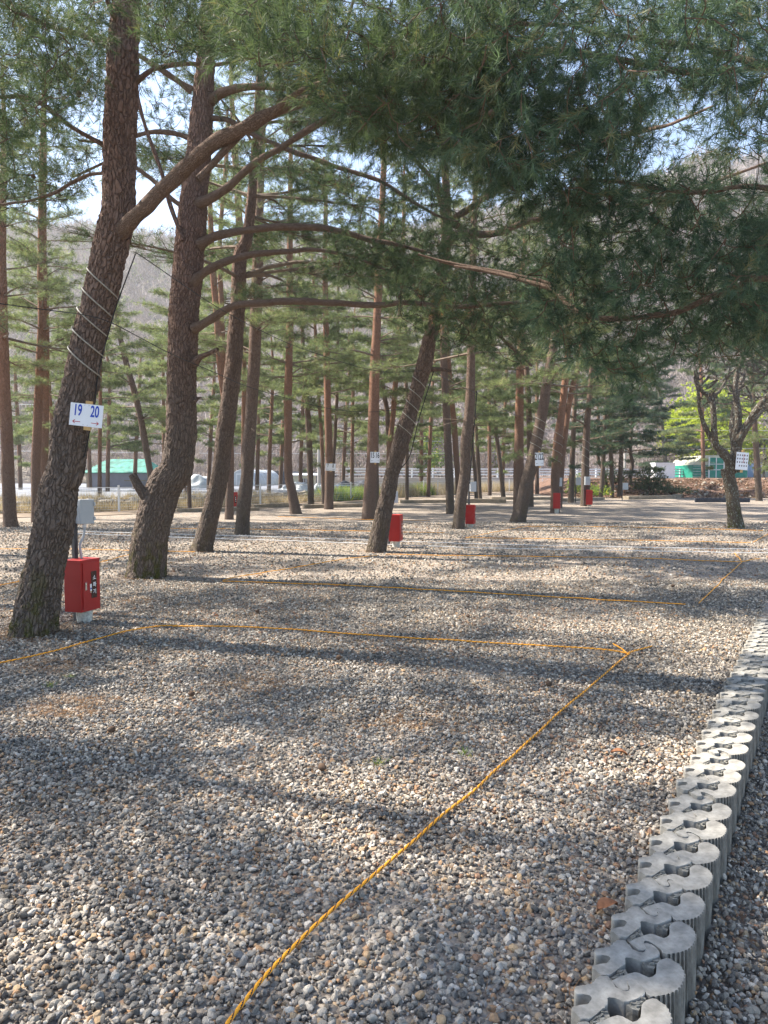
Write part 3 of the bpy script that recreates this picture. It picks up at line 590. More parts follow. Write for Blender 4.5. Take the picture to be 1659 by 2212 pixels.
mid('T20', [(990, 1142, 26), (996, 1080, 24), (1004, 1020, 22), (1007, 953, 23), (1014, 886, 22), (1017, 820, 18), (1019, 686, 18), (1022, 553, 15), (1026, 430, 11)], 'dark pine with the second red cabinet at its foot', h0=4.4, Lm=2.4, top=12.5)
mid('T21', [(1029, 1084, 8), (1026, 1020, 8), (1020, 950, 7), (1022, 800, 6)], 'thin pine close right of the second cabinet tree', h0=4, Lm=2, top=11)
mid('T22', [(1037, 1078, 9), (1033, 1000, 9), (1027, 886, 7), (1030, 760, 6)], 'thin pine next but one right of the second cabinet tree', h0=4, Lm=2.2, top=11)
mid('T23', [(1088, 1078, 10), (1080, 1000, 9), (1071, 920, 8), (1068, 820, 7), (1065, 730, 6)], 'lone slim pine left of the tree with the 21 22 sign', h0=3.6, Lm=2.6, top=12)
mid('T24', [(1118, 1105, 18), (1120, 1020, 22), (1122, 886, 18), (1124, 786, 16), (1128, 680, 12)], 'orange pine left of the tree with the 21 22 sign', 'bark_red', h0=4.8, Lm=2.2, top=13)
mid('T25', [(1119, 1128, 32), (1128, 1088, 28), (1144, 1020, 27), (1153, 986, 26), (1166, 920, 24), (1175, 870, 22), (1182, 820, 21), (1192, 770, 19), (1203, 690, 15), (1212, 600, 11)], 'leaning dark pine carrying the 21 22 sign', h0=4.2, Lm=2.4, top=10.5)
mid('T26', [(1146, 1095, 14), (1145, 1000, 13), (1143, 900, 12), (1137, 786, 11), (1130, 700, 8)], 'straight pine between the 21 22 sign tree and the orange pine', h0=4.4, Lm=2.2, top=12)
mid('T27', [(1199, 1108, 20), (1199, 1050, 18), (1205, 953, 20), (1214, 886, 15), (1221, 820, 15), (1228, 740, 12)], 'pine wound with cable beside the third red cabinet', 'bark_red', h0=3.9, Lm=2.4, top=11)
mid('T28', [(1208, 1098, 12), (1214, 1000, 13), (1225, 903, 12), (1237, 836, 11), (1251, 780, 10)], 'orange pine leaning right behind the third red cabinet', 'bark_red', h0=3.8, Lm=2.3, top=10)
mid('T29', [(1233, 1086, 13), (1236, 1020, 12), (1237, 980, 11), (1243, 853, 9), (1250, 780, 8)], 'short forked pine between the third and fourth cabinets', h0=2.8, Lm=2.6, top=10.5, mt='needle_blue')
mid('T30', [(1265, 1093, 21), (1265, 1003, 16), (1268, 920, 14), (1274, 853, 11), (1279, 770, 9)], 'gnarled pine with the fourth red cabinet', h0=3.2, Lm=2.7, top=11, mt='needle_blue')
mid('T31', [(1298, 1076, 9), (1303, 1000, 9), (1306, 920, 8), (1311, 853, 7)], 'thin pine first in the row right of the fourth cabinet', h0=2.8, Lm=2.6, top=10, mt='needle_blue')
mid('T32', [(1311, 1073, 10), (1305, 1020, 8), (1292, 990, 7), (1293, 930, 6)], 'crooked pine second in the row right of the fourth cabinet', h0=3, Lm=2.6, top=9.5, mt='needle_blue')
mid('T33', [(1322, 1075, 9), (1321, 1003, 9), (1316, 936, 8), (1315, 880, 6)], 'straight pine third in the row right of the fourth cabinet', h0=2.8, Lm=2.6, top=10.5, mt='needle_blue')
mid('T34', [(1338, 1075, 10), (1341, 1003, 9), (1343, 940, 8), (1345, 880, 6)], 'pine wound with pale cable near the brown bank', h0=2.8, Lm=2.8, top=10, mt='needle_blue')
mid('T35', [(1361, 1072, 9), (1361, 1036, 9), (1366, 1000, 8), (1362, 975, 7), (1366, 900, 5)], 'curved pine with a small meter box at the foot of the brown bank', h0=2.4, Lm=3, top=10, mt='needle_blue')
mid('TQ', [(1760, 1128, 26), (1752, 1000, 24), (1745, 850, 20), (1738, 700, 16)], 'pine beyond the right edge behind the lichened tree', h0=3.4, Lm=3.4, top=12, mt='needle_blue', dens=1.5)
mid('TQ2', [(1640, 1082, 14), (1634, 980, 12), (1628, 880, 10)], 'pine behind the lichened tree near the right edge', h0=4.2, Lm=3.2, top=12, mt='needle_blue', dens=1.3)
# broad young pine on the bank with low flat boughs
T36 = make_tree('T36', [(1438, 1054, 9), (1438, 1010, 9), (1432, 940, 8), (1425, 860, 7), (1420, 780, 5)], 'broad young pine with low dark flat boughs in front of the bank', M['bark_lichen'], sides=14, step=.15, top=9.5)
whorls(T36, 2.0, 4.0, 1.6, 'needle_blue', dead=False, L=.2, wd=.018, n=13, gap=.42)
# extra pines behind, filling the stand
extra = [(120, 1100, 'tall pine behind the left-edge pair, its crown filling the gap left of the sign pine', 4.2), (215, 1096, 'tall pine seen between the sign pine and the curved pine', 4.6), (410, 1104, 'tall pine directly behind the curved pine trunk', 5.2), (45, 1072, 'far pine between the left edge and the left-edge pair', 2.6), (195, 1068, 'far pine straight behind the 19 20 sign', 3.2), (290, 1070, 'far pine behind the green-roofed shed side', 3.4), (355, 1076, 'far pine just left of the curved pine', 2.8), (450, 1074, 'far pine between curved pine and slanting pine', 3.2), (555, 1074, 'far pine right behind the upright dark pine', 2.8),
 (605, 1070, 'far pine just left of the bent-foot pine', 3), (648, 1072, 'far pine just right of the bent-foot pine', 3.4), (740, 1068, 'far pine between the 7 8 tree and the 15 16 tree', 3.2), (910, 1066, 'far pine right of the thin dark pine', 2.8), (1085, 1064, 'far pine directly behind the lone slim pine', 3),
 (150, 1076, 'far pine between the left-edge pair and the sign pine', 3.5), (232, 1078, 'far pine behind the sign pine, left of the shed', 2.6), (580, 1082, 'far pine between upright dark pine and bent-foot pine', 3.), (760, 1080, 'far pine left of the 15 16 sign tree', 2.6), (925, 1074, 'far pine between middle leaning pine and second cabinet', 3.4), (1058, 1070, 'far pine left of the lone slim pine', 3.4), (1160, 1068, 'far pine behind the 21 22 sign tree', 3.2), (400, 1086, 'far pine hidden behind the curved stump pine', 3.), (-60, 1090, 'far pine beyond the left edge, boughs reaching in', 3.2), (1520, 1066, 'far pine behind the lichened tree', 2.6), (1700, 1090, 'far pine beyond the right edge, boughs reaching in', 3)]
for i, (x, y, lb, hh) in enumerate(extra):
    lean = rng.uniform(-14, 14)
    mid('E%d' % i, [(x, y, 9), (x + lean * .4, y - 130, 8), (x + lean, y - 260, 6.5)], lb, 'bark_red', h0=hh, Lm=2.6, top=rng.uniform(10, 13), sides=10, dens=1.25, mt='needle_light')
# pines outside the frame on the left and behind; they cast the dappled shade
def shade_tree(x, y, H, label, h0=4.2, Lm=2.8):
    p = np.array([[x, y, -.05], [x + .1, y, 2], [x + .2, y + .1, 5], [x + .1, y, H]]); l, rr = smooth_line(p, [.17, .15, .11, .02], .2)
    root = empty('pine_tree', (x, y, 0)); tag(root, label, 'pine tree', 'pines standing in the campsite'); trunk_mesh(l, rr, 16, root, M['bark_mid'])
    T = dict(root=root, line=l, rad=rr, Y=y); whorls(T, h0, Lm, 1.05, 'needle', L=.14, wd=.010, n=12)
for a in [(-8.2, 5.8, 12, 'pine outside the left edge, nearest the camera'), (-6.2, 2.9, 11.5, 'pine outside the left edge level with the near ropes'), (-9.4, 9.6, 13, 'pine outside the left edge, second in line'),
          (-11.5, 14.5, 13, 'pine outside the left edge, third in line'), (-14.5, 20, 13, 'pine outside the left edge, last in line'), (-10.5, 3.2, 12, 'pine outside the left edge, farthest left by the near ropes'), (-12.8, 7.6, 13, 'pine outside the left edge, far left behind the second in line')]:
    shade_tree(*a)
# ============================================================ interlocking edging blocks
def ck(x, y): return G((2220 + x / 3.318) / 1.8083, (3600 + y / 3.318) / 1.8083, .06)[:2]
BO = ck(320, 365)
def outline(pts, closed=True, sm=True):
    q = np.array([ck(*p) for p in pts]) - BO
    if not sm: return q
    n = len(q); out = []
    for i in range(n):                                    # one round of corner softening
        a, b = q[i], q[(i + 1) % n]; out += [a * .75 + b * .25, a * .25 + b * .75]
    return np.array(out)
PA = outline([(320, 365), (345, 330), (430, 310), (520, 322), (556, 312), (560, 255), (600, 225), (680, 205), (740, 215), (770, 248), (778, 292), (850, 355), (905, 384), (960, 392), (998, 380), (1008, 350), (985, 322), (955, 295), (950, 268), (970, 250), (1005, 244), (1045, 256), (1120, 300), (1190, 358),
              (1190, 425), (1080, 470), (960, 508), (850, 470), (742, 438), (735, 455), (752, 500), (745, 540), (700, 560), (690, 575), (640, 620), (590, 660), (540, 692), (480, 690), (430, 692), (385, 660), (345, 620), (306, 590), (302, 562), (340, 540), (440, 548), (500, 520), (550, 495), (562, 462), (535, 432), (480, 415), (400, 428), (345, 412)])
c_in = [(560, 752), (625, 715), (700, 690), (780, 652), (860, 632), (930, 645), (990, 680), (1048, 718), (1100, 705), (1130, 660), (1150, 610), (1150, 560), (1135, 520), (1190, 465), (1270, 445), (1330, 455), (1378, 500)]
c_arc = [(1378, 500), (1435, 545), (1472, 610), (1490, 660), (1478, 730), (1450, 800), (1400, 860), (1330, 900), (1240, 925), (1130, 945), (1060, 950)]
c_out = [(1010, 925), (1004, 880), (920, 805), (840, 752), (785, 742), (757, 762), (765, 800), (800, 845), (795, 880), (745, 893), (680, 878), (610, 820)]
inn = outline(c_in, sm=False); arc = outline(c_arc, sm=False); outp = outline(c_out, sm=False)
# serrated rim
L_ = np.concatenate([[0], np.cumsum(np.linalg.norm(np.diff(arc, axis=0), axis=1))]); ns = 15; ser = []; cc = np.array(ck(1180, 690)) - BO
for k in range(ns):
    for fr, dd in ((.0, -.002), (.60, .0070), (.93, .0085)):
        t = (k + fr) / ns * L_[-1]; p = np.array([np.interp(t, L_, arc[:, 0]), np.interp(t, L_, arc[:, 1])]); ser.append(p + unit(p - cc) * dd)
PC = np.vstack([inn[:-1], np.array(ser), arc[-1:], outp])
W1 = outline([(960, 508), (1080, 470), (1190, 425), (1195, 460), (1160, 500), (1135, 530), (1110, 560), (1040, 545)], sm=False)
W2 = outline([(540, 692), (600, 655), (690, 580), (740, 560), (780, 650), (700, 690), (560, 752)], sm=False)
def prism(bm, q, z0, z1, bev=0, jag=0, mi=0):
    ar = np.sum(q[:, 0] * np.roll(q[:, 1], -1) - np.roll(q[:, 0], -1) * q[:, 1])
    if ar < 0: q = q[::-1]
    top = [bm.verts.new((x, y, z1 + (rng.uniform(-jag, jag) if jag else 0))) for x, y in q]; bot = [bm.verts.new((x, y, z0)) for x, y in q]
    tf = bm.faces.new(top); bf = bm.faces.new(bot[::-1]); n = len(q); tf.material_index = bf.material_index = mi
    for i in range(n): bm.faces.new((bot[i], bot[(i + 1) % n], top[(i + 1) % n], top[i])).material_index = mi
    if bev:
        bmesh.ops.bevel(bm, geom=list(tf.edges), offset=bev, segments=2, affect='EDGES', profile=.6)
def inset(q, d):
    ar = np.sum(q[:, 0] * np.roll(q[:, 1], -1) - np.roll(q[:, 0], -1) * q[:, 1]); t = unit(np.roll(q, -1, 0) - np.roll(q, 1, 0)); n_ = np.stack([-t[:, 1], t[:, 0]], -1) * (1 if ar > 0 else -1)
    return q + n_ * d
PA, PC = inset(PA, .0017), inset(PC, .0013)
def block_mesh(seed):
    bm = bmesh.new(); prism(bm, PA, -.22, 0, .0042); prism(bm, PC, -.22, -.001, .0030)
    prism(bm, W1, -.10, -.008, 0, .003, 1); prism(bm, W2, -.12, -.007, 0, .003, 1)
    for Wp in (W1, W2):                                   # crumbly broken web
        c = Wp.mean(0); ax = unit((Wp[3] + Wp[4]) / 2 - Wp[0])
        for k in range(9):
            p = c + (Wp[rng.integers(len(Wp))] - c) * rng.uniform(.1, .75); a = rng.uniform(-.4, .4) + math.atan2(ax[1], ax[0]); l, w_ = rng.uniform(.008, .022), rng.uniform(.002, .0045)
            ca, sa = math.cos(a), math.sin(a); qq = np.array([(p[0] + ca * l * i - sa * w_ * j, p[1] + sa * l * i + ca * w_ * j) for i, j in ((-.5, -.5), (.5, -.7), (.5, .5), (-.5, .8))])
            prism(bm, qq, -.012, rng.uniform(-.005, -.0005), 0, .0015, 1)
    me = bpy.data.meshes.new('edging_block'); bm.to_mesh(me); bm.free(); me.materials.append(M['concrete']); me.materials.append(M['concrete_rough']); return me
bms = [block_mesh(k) for k in range(4)]
ordn = ['nearest', 'second', 'third', 'fourth', 'fifth', 'sixth', 'seventh', 'eighth', 'ninth', 'tenth', 'eleventh', 'twelfth', 'thirteenth', 'fourteenth', 'fifteenth', 'sixteenth', 'seventeenth', 'eighteenth', 'nineteenth', 'twentieth',
        'twenty-first', 'twenty-second', 'twenty-third', 'twenty-fourth', 'twenty-fifth', 'twenty-sixth', 'twenty-seventh', 'twenty-eighth', 'twenty-ninth', 'thirtieth', 'thirty-first', 'thirty-second', 'thirty-third', 'thirty-fourth']
b0 = np.array([.633, 2.097]); nb = 0
for k in range(-3, 30):
    p = b0 + ROWD * k; o = bpy.data.objects.new('edging_block', bms[k % 4]); COL.objects.link(o)
    o.location = (p[0] + rng.normal() * .0015, p[1] + rng.normal() * .0015, .06 + rng.normal() * .0032); o.rotation_euler = (rng.normal() * .011, rng.normal() * .011, rng.normal() * .014)
    lab = 'grey interlocking concrete block, %s from the camera in the edging row' % ordn[nb]; nb += 1
    tag(o, lab, 'paving block', 'concrete edging blocks in a row')
# ============================================================ loose stones
def ico(sub):
    bm = bmesh.new(); bmesh.ops.create_icosphere(bm, subdivisions=sub, radius=1); v = np.array([x.co[:] for x in bm.verts]); f = np.array([[q.index for q in p.verts] for p in bm.faces]); bm.free(); return v, f
def octa():
    v = np.array([(1, 0, 0), (-1, 0, 0), (0, 1, 0), (0, -1, 0), (0, 0, 1), (0, 0, -1)], float)
    return v, np.array([(0, 2, 4), (2, 1, 4), (1, 3, 4), (3, 0, 4), (2, 0, 5), (1, 2, 5), (3, 1, 5), (0, 3, 5)])
def shapes(base, k):
    out = []
    for i in range(k):
        v = base.copy(); u = unit(v)
        for _ in range(5):                                # chop flat facets for a crushed-stone look
            d = unit(rng.normal(size=3)); h = rng.uniform(.5, .8); s = v @ d; v = v - np.clip(s - h, 0, None)[:, None] * d
        v = v * (1 + rng.normal(0, .05, (len(v), 1))); v *= np.array([1, rng.uniform(.65, .95), rng.uniform(.45, .75)]); out.append(v)
    return np.array(out)
def surf_z(x, y):
    return np.where(row_side(x, y) > .10, -.16, 0.)
def stones(name, base, fc, dens, y0, y1, size, mar=.35, mrg=.5):
    sh = shapes(base, 24); hw = lambda y: .536 * y * 1.02 + mar
    A = (hw(y0) + hw(y1)) * (y1 - y0); n = int(A * dens)
    y = rng.uniform(y0, y1, n * 2); x = rng.uniform(-hw(y1), hw(y1), n * 2); k = abs(x) < hw(y); x, y = x[k][:n], y[k][:n]; n = len(x)
    s = row_side(x, y); keep = (s < .005) | (s > .255); x, y = x[keep], y[keep]; n = len(x)
    si = rng.integers(0, 24, n); r = size * .5 * np.clip(rng.lognormal(0, .42, n), .4, 2.3)
    q = unit(rng.normal(size=(n, 4)) * np.array([1, .35, .35, 1]))
    w_, a, b, c = q.T
    Rm = np.stack([1 - 2 * (b * b + c * c), 2 * (a * b - c * w_), 2 * (a * c + b * w_), 2 * (a * b + c * w_), 1 - 2 * (a * a + c * c), 2 * (b * c - a * w_), 2 * (a * c - b * w_), 2 * (b * c + a * w_), 1 - 2 * (a * a + b * b)], -1).reshape(n, 3, 3)
    v = np.einsum('nij,nvj->nvi', Rm, sh[si]) * r[:, None, None]
    z = surf_z(x, y) + r * .12 + rng.uniform(0, .012, n) + vnoise(np.stack([x * 1.3, y * 1.3, y * 0], -1)) * .008
    s = row_side(x, y); z += np.where((s > .255), .045 * np.exp(-(s - .255) / .10), 0)
    v += np.stack([x, y, z], -1)[:, None, :]; m = len(base)
    f = (fc[None] + (np.arange(n) * m)[:, None, None]).reshape(-1, 3)
    rv = rng.uniform(0, 1, n); patch = vnoise(np.stack([x * .8, y * .8, x * 0 + 3], -1)); rv = np.clip(rv - .10 * patch, 0, 1)
    o = npmesh(name, v.reshape(-1, 3), f, M['pebble'], None, False, {'rnd': np.repeat(rv, m)}); tag(o, kind='stuff'); return n
v2, f2 = ico(2); v1, f1 = ico(1); v0, f0 = octa()
STONES = True
if STONES:
    print(stones('gravel', v2, f2, 6000, 1.45, 2.4, .0168), stones('gravel', v1, f1, 5300, 2.4, 5.2, .0178), stones('gravel', v0, f0, 2700, 5.2, 10, .022, mar=.6), stones('gravel', v0, f0, 250, 10, 22, .034, mar=1))
def litter(n, y0, y1, nm, mt, lo, hi, wd):
    y = rng.uniform(y0, y1, n); x = rng.uniform(-1, 1, n) * (.536 * y + .4); s = row_side(x, y); k = (s < .0) | (s > .28); x, y = x[k], y[k]; n = len(x)
    pt = vnoise(np.stack([x * .9, y * .9, x * 0 + 9], -1)); k = pt > rng.uniform(-.6, .5, n); x, y = x[k], y[k]; n = len(x)
    a = rng.uniform(0, math.pi, n); l = rng.uniform(lo, hi, n); d = np.stack([np.cos(a), np.sin(a), rng.normal(0, .12, n)], -1) * (l / 2)[:, None]; sd_ = np.stack([-np.sin(a), np.cos(a), a * 0], -1) * wd / 2
    c = np.stack([x, y, surf_z(x, y) + rng.uniform(.016, .028, n)], -1); v = np.stack([c - d - sd_, c + d, c - d + sd_], 1).reshape(-1, 3)
    o = npmesh(nm, v, np.arange(len(v)).reshape(-1, 3), mt); tag(o, kind='stuff')
litter(9000, 1.5, 6, 'fallen_needles', M['dry_needle'], .03, .08, .0018)
litter(12000, 6, 18, 'fallen_needles', M['dry_needle'], .05, .12, .004)
def litter_at(c, rad, n):
    a = rng.uniform(0, 6.28, n); q = np.abs(rng.normal(0, .5, n)) * rad; x = c[0] + np.cos(a) * (q + rad * .25); y = c[1] + np.sin(a) * (q + rad * .25) * .8; b = rng.uniform(0, math.pi, n); l = rng.uniform(.03, .08, n) * .5
    d = np.stack([np.cos(b), np.sin(b), rng.normal(0, .15, n)], -1) * l[:, None]; sd_ = np.stack([-np.sin(b), np.cos(b), b * 0], -1) * .0012; c3 = np.stack([x, y, rng.uniform(.012, .03, n)], -1)
    v = np.stack([c3 - d - sd_, c3 + d, c3 - d + sd_], 1).reshape(-1, 3); o = npmesh('fallen_needles', v, np.arange(len(v)).reshape(-1, 3), M['dry_needle']); tag(o, kind='stuff')
for T_, rd_, n_ in ((T1, .55, 2600), (T2, .5, 2200), (T3, .4, 1200), (T16, .4, 1400)): litter_at(T_['line'][3], rd_, n_)
for x, y, n_ in ((150, 1530, 900), (560, 1480, 500), (900, 1560, 500), (120, 1440, 700), (300, 1300, 700)): litter_at(G(x, y), .35, n_)
# ============================================================ ropes
def rope(pts, label, cat='rope', group='orange and black ropes marking the pitches', r=.0062, z=.028, step=.006, fine=True, m=None, nm='rope'):
    w3 = np.array([G(x, y, z) for x, y in pts]); w3[:, 2] = z
    l, rr = smooth_line(w3, np.full(len(w3), r), .05)
    L = np.concatenate([[0], np.cumsum(np.linalg.norm(np.diff(l, axis=0), axis=1))])
    l = l + np.stack([np.interp(L, np.arange(0, L[-1] + .6, .3), rng.normal(0, .006, len(np.arange(0, L[-1] + .6, .3)))) * (1 if L[-1] > 1 else .3), L * 0, vnoise(np.stack([L * 4, L * 0, L * 0 + pts[0][1]], -1)) * .004], -1)
    k = int(L[-1] / step) + 2; t = np.linspace(0, L[-1], k); l = np.stack([np.interp(t, L, l[:, i]) for i in range(3)], -1); n = 12 if fine else 6
    v, f, bk = tube(l, np.full(k, r), n); th = np.arctan2(bk[:, 1], bk[:, 0]); ph = (th * 2 / (2 * math.pi) + bk[:, 2] / (.050 if fine else .09)) % 1
    c = np.repeat(l, n, 0)
    if fine: v = c + (v - c) * (.78 + .26 * np.abs(np.sin(math.pi * (th * 2 / (2 * math.pi) + bk[:, 2] / .05))))[:, None]
    ph = np.where(ph > .5, 1 - (1 - ph) , ph)
    o = npmesh(nm, v, f, m or M['rope'], None, True, {'rnd': ph}); tag(o, label, cat, group); return o
rope([(-60, 1446), (0, 1431), (60, 1419), (140, 1400), (210, 1380), (270, 1364), (340, 1352), (385, 1350)], 'rope slanting in from the left edge past the nearest red cabinet')
rope([(370, 1352), (480, 1352), (600, 1357), (760, 1368), (900, 1378), (1050, 1387), (1180, 1395), (1290, 1402), (1340, 1407), (1362, 1412)], 'long rope running across below the curved pine to the knot near the blocks')
rope([(1358, 1412), (1270, 1487), (1180, 1566), (1110, 1630), (1050, 1683), (960, 1760), (900, 1812), (800, 1897), (700, 1984), (600, 2082), (490, 2212), (430, 2290)], 'foreground rope running from the knot down to the bottom edge', step=.003)
rope([(1352, 1412), (1378, 1404), (1408, 1396)], 'short loose rope end pointing right at the foreground knot', step=.003)
rope([(1356, 1413), (1342, 1400), (1325, 1391)], 'short loose rope end pointing up at the foreground knot', step=.003)
F = dict(fine=False, step=.02, r=.0062, z=.029)
rope([(480, 1255), (700, 1262), (900, 1272), (1100, 1283), (1300, 1295), (1480, 1305)], 'rope crossing the middle pitch below the middle leaning pine', **F)
rope([(480, 1253), (522, 1244), (600, 1232), (664, 1221), (740, 1208), (816, 1199)], 'rope slanting up from the middle pitch corner to the leaning pine foot', **F)
rope([(835, 1197), (996, 1200), (1160, 1202), (1327, 1204), (1450, 1208), (1603, 1214)], 'rope running right from the foot of the middle leaning pine', **F)
rope([(1603, 1213), (1560, 1254), (1510, 1303)], 'short rope slanting down beside the right edge', **F)
rope([(1603, 1213), (1622, 1209), (1642, 1207)], 'loose rope end pointing right near the right edge', **F)
rope([(1603, 1213), (1594, 1203), (1587, 1194)], 'loose rope end pointing up near the right edge', **F)
rope([(1006, 1161), (1070, 1149), (1136, 1137)], 'short slanting rope right of the second cabinet', **F)
rope([(1136, 1137), (1327, 1138), (1480, 1141), (1648, 1146)], 'rope passing the foot of the lichened tree', **F)
rope([(1006, 1161), (1200, 1164), (1327, 1166), (1480, 1169), (1622, 1172)], 'rope between the lichened tree and the white straps', **F)
rope([(1626, 1172), (1645, 1161), (1665, 1151)], 'short rope stub at the right edge above the straps', **F)
rope([(-20, 1268), (60, 1252), (150, 1230), (220, 1213), (300, 1192)], 'rope passing behind the sign pine from the left edge', **F)
rope([(-20, 1185), (150, 1186), (300, 1189), (420, 1192)], 'far rope left of the curved pine', **F)
rope([(332, 1141), (560, 1143), (780, 1147), (960, 1151)], 'faint far rope between the curved pine and the second cabinet', **F)
rope([(600, 1116), (700, 1119), (790, 1122), (930, 1124)], 'faintest far rope by the 15 16 sign tree', **F)
st = dict(fine=False, step=.05, r=.0075, z=.038, m=M['white_strap'], nm='strap', cat='strap', group='pale straps stretched across the gravel')
rope([(160, 1147), (360, 1153), (664, 1162), (996, 1173.5), (1275, 1180), (1720, 1188)], 'upper of the two long white straps on the gravel', **st)
rope([(160, 1152), (360, 1160), (664, 1169.5), (996, 1182), (1295, 1188), (1720, 1196)], 'lower of the two long white straps on the gravel', **st)
# ============================================================ fire-extinguisher cabinets, power boxes
def text_mesh(s, size, m, parent, Mx, name, ext=.0008, sx=1.):
    c = bpy.data.curves.new(name, 'FONT'); c.body = s; c.size = size; c.align_x = 'CENTER'; c.align_y = 'CENTER'; c.extrude = ext; c.offset = size * .02
    t = bpy.data.objects.new(name, c); me = bpy.data.meshes.new_from_object(t); bpy.data.objects.remove(t)
    me.transform(Matrix.Diagonal((sx, 1, 1, 1))); me.transform(Mx); me.materials.clear(); me.materials.append(m)
    o = bpy.data.objects.new(name, me); COL.objects.link(o); o.parent = parent; return o
FACE = Matrix.Rotation(R(90), 4, 'X')                    # XY plane -> XZ plane facing -Y
def cabinet(x, y, rz, w_, d, h, z0, label, detail=True, bucket=True):
    t = empty('extinguisher_cabinet', (x, y, 0), rz); tag(t, label, 'fire extinguisher cabinet', 'red fire extinguisher cabinets')
    def part(mb, nm, m, bev=0, par=None): o = mb.build(nm, m, None, False, bev); o.parent = par or t; return o
    b = MB(); b.box((-w_ / 2, -d / 2, z0), (w_ / 2, d / 2, z0 + h)); b.box((-w_ / 2 - .006, -d / 2 - .004, z0 + h - .001), (w_ / 2 + .006, d / 2 + .004, z0 + h + .008)); part(b, 'case', M['red_paint'], .003)
    b = MB(); fx = w_ / 2 - .022; b.box((-fx, -d / 2 - .010, z0 + .025), (fx, -d / 2 - .001, z0 + h - .022)); door = part(b, 'door', M['red_paint'], .002)
    wx, ww, wz0, wz1 = .038 * w_ / .29, .085 * w_ / .29, z0 + h * .245, z0 + h * .775
    b = MB(); b.box((wx - ww / 2, -d / 2 - .0125, wz0), (wx + ww / 2, -d / 2 - .0095, wz1)); part(b, 'window', M['glass_dark'], .001, door)
    for i, ch in enumerate('소화기'):
        text_mesh(ch, .052 * h / .52, M['white_ink'], door, Matrix.Translation((wx + .006, -d / 2 - .0135, wz1 - (wz1 - wz0) * (.25 + .26 * i))) @ FACE, 'lettering', .0006)
    if detail:
        b = MB(); b.box((-fx + .022, -d / 2 - .020, z0 + h * .425), (-fx + .042, -d / 2 - .010, z0 + h * .575)); part(b, 'latch', M['chrome'], .002, door)
        b = MB(); b.box((-.022, -d / 2 - .0145, z0 + h * .36), (.0, -d / 2 - .0122, z0 + h * .53)); part(b, 'sticker', M['white_ink'], 0, door)
        b = MB(); b.box((-.021, -d / 2 - .0152, z0 + h * .365), (-.001, -d / 2 - .0144, z0 + h * .39)); part(b, 'sticker_stripe', M['wood'], 0, door)
        b = MB(); b.box((-.021, -d / 2 - .0152, z0 + h * .43), (-.001, -d / 2 - .0144, z0 + h * .455)); part(b, 'sticker_mark', M['blue_ink'], 0, door)
    # pot the cabinet stands on
    b = MB(); rr = w_ * .30; b.tube(np.array([(0.02, 0, z) for z in (-.02, 0, .03, z0 - .02, z0 - .002)]), [rr * .86, rr * .88, rr * .92, rr, rr * 1.04], 20); o = b.build('bucket', M['bucket'], None, True); o.parent = t
    return t
M['bucket'] = simple('white_bucket', (.50, .50, .46), .6, .3, .45, 28)
def power_box(x, y, rz, z0, h, w_, d, label, post_to=0., detail=True):
    t = empty('power_box', (x, y, 0), rz); tag(t, label, 'power box', 'grey power boxes on posts')
    def part(mb, nm, m, bev=0, par=None, sm=False): o = mb.build(nm, m, None, sm, bev); o.parent = par or t; return o
    b = MB(); b.box((-w_ / 2, -d / 2 + .02, z0), (w_ / 2, d / 2, z0 + h)); part(b, 'case', M['grey_box'], .008)
    b = MB(); b.box((-w_ / 2 - .003, -d / 2, z0 - .003), (w_ / 2 + .003, -d / 2 + .0185, z0 + h + .003)); lid = part(b, 'lid', M['grey_box'], .008)
    if detail:
        for zz in (.2, .8):
            b = MB(); b.box((w_ / 2 - .012, -d / 2 - .010, z0 + h * zz - .02), (w_ / 2 + .012, -d / 2 + .012, z0 + h * zz + .02)); part(b, 'latch', M['grey_box'], .004, lid)
        b = MB(); b.tube(smooth_line([(-.01, -.01, z0 + .01), (-.01, -.01, z0 - .06), (-.03, -.01, z0 - .14), (-w_ * .38, .0, z0 - .22), (-w_ * .28, 0, z0 - .34), (-w_ * .26, 0, z0 - .48), (-w_ * .32, 0, .05)], [.013] * 7, .02)[0], .0125, 10); part(b, 'conduit', M['grey_box'], 0, None, True)
        b = MB(); b.tube(np.array([(-.01, -.01, z0 + .004), (-.01, -.01, z0 - .035)]), .019, 12); part(b, 'gland', M['white_paint'], 0, None, True)
    b = MB(); px = -w_ / 2 - .018; b.box((px - .002, d / 2 - .02, -.05), (px + .04, d / 2 + .024, z0 + h * .95)); part(b, 'post', M['dark_post'], .003)
    return t
g = G(168, 1350); cabinet(g[0] - .005, g[1] + .14, R(71), .27, .205, .51, .125, 'red extinguisher cabinet on a white pot beside the 19 20 sign pine')
def gx(vx, Y): return (vx - CX) / FV * Y
Yc = g[1] + .22
power_box(gx(181, Yc), Yc, R(62), P(180, 1131, Yc)[2], .245, .16, .10, 'grey power box on a dark post above the nearest red cabinet')
g = G(855, 1182); cabinet(g[0], g[1], R(74), .27, .22, .53, .13, 'red extinguisher cabinet right behind the middle leaning pine', False)
power_box(gx(850, g[1] + .4), g[1] + .4, R(35), P(850, 1086, g[1] + .4)[2], .24, .16, .11, 'grey power box half hidden behind the middle leaning pine', detail=False)
g = G(1016, 1139); cabinet(g[0], g[1], R(74), .27, .24, .52, .10, 'red extinguisher cabinet at the foot of the second cabinet tree', False)
power_box(gx(1021, g[1] + .2), g[1] + .2, R(20), P(1020, 1062, g[1] + .2)[2], .28, .17, .12, 'grey power box on a dark post above the second red cabinet', detail=False)
g = G(1197, 1107); cabinet(g[0] - .03, g[1] - .52, R(74), .28, .25, .58, .18, 'red extinguisher cabinet in front of the cable-wound pine', False)
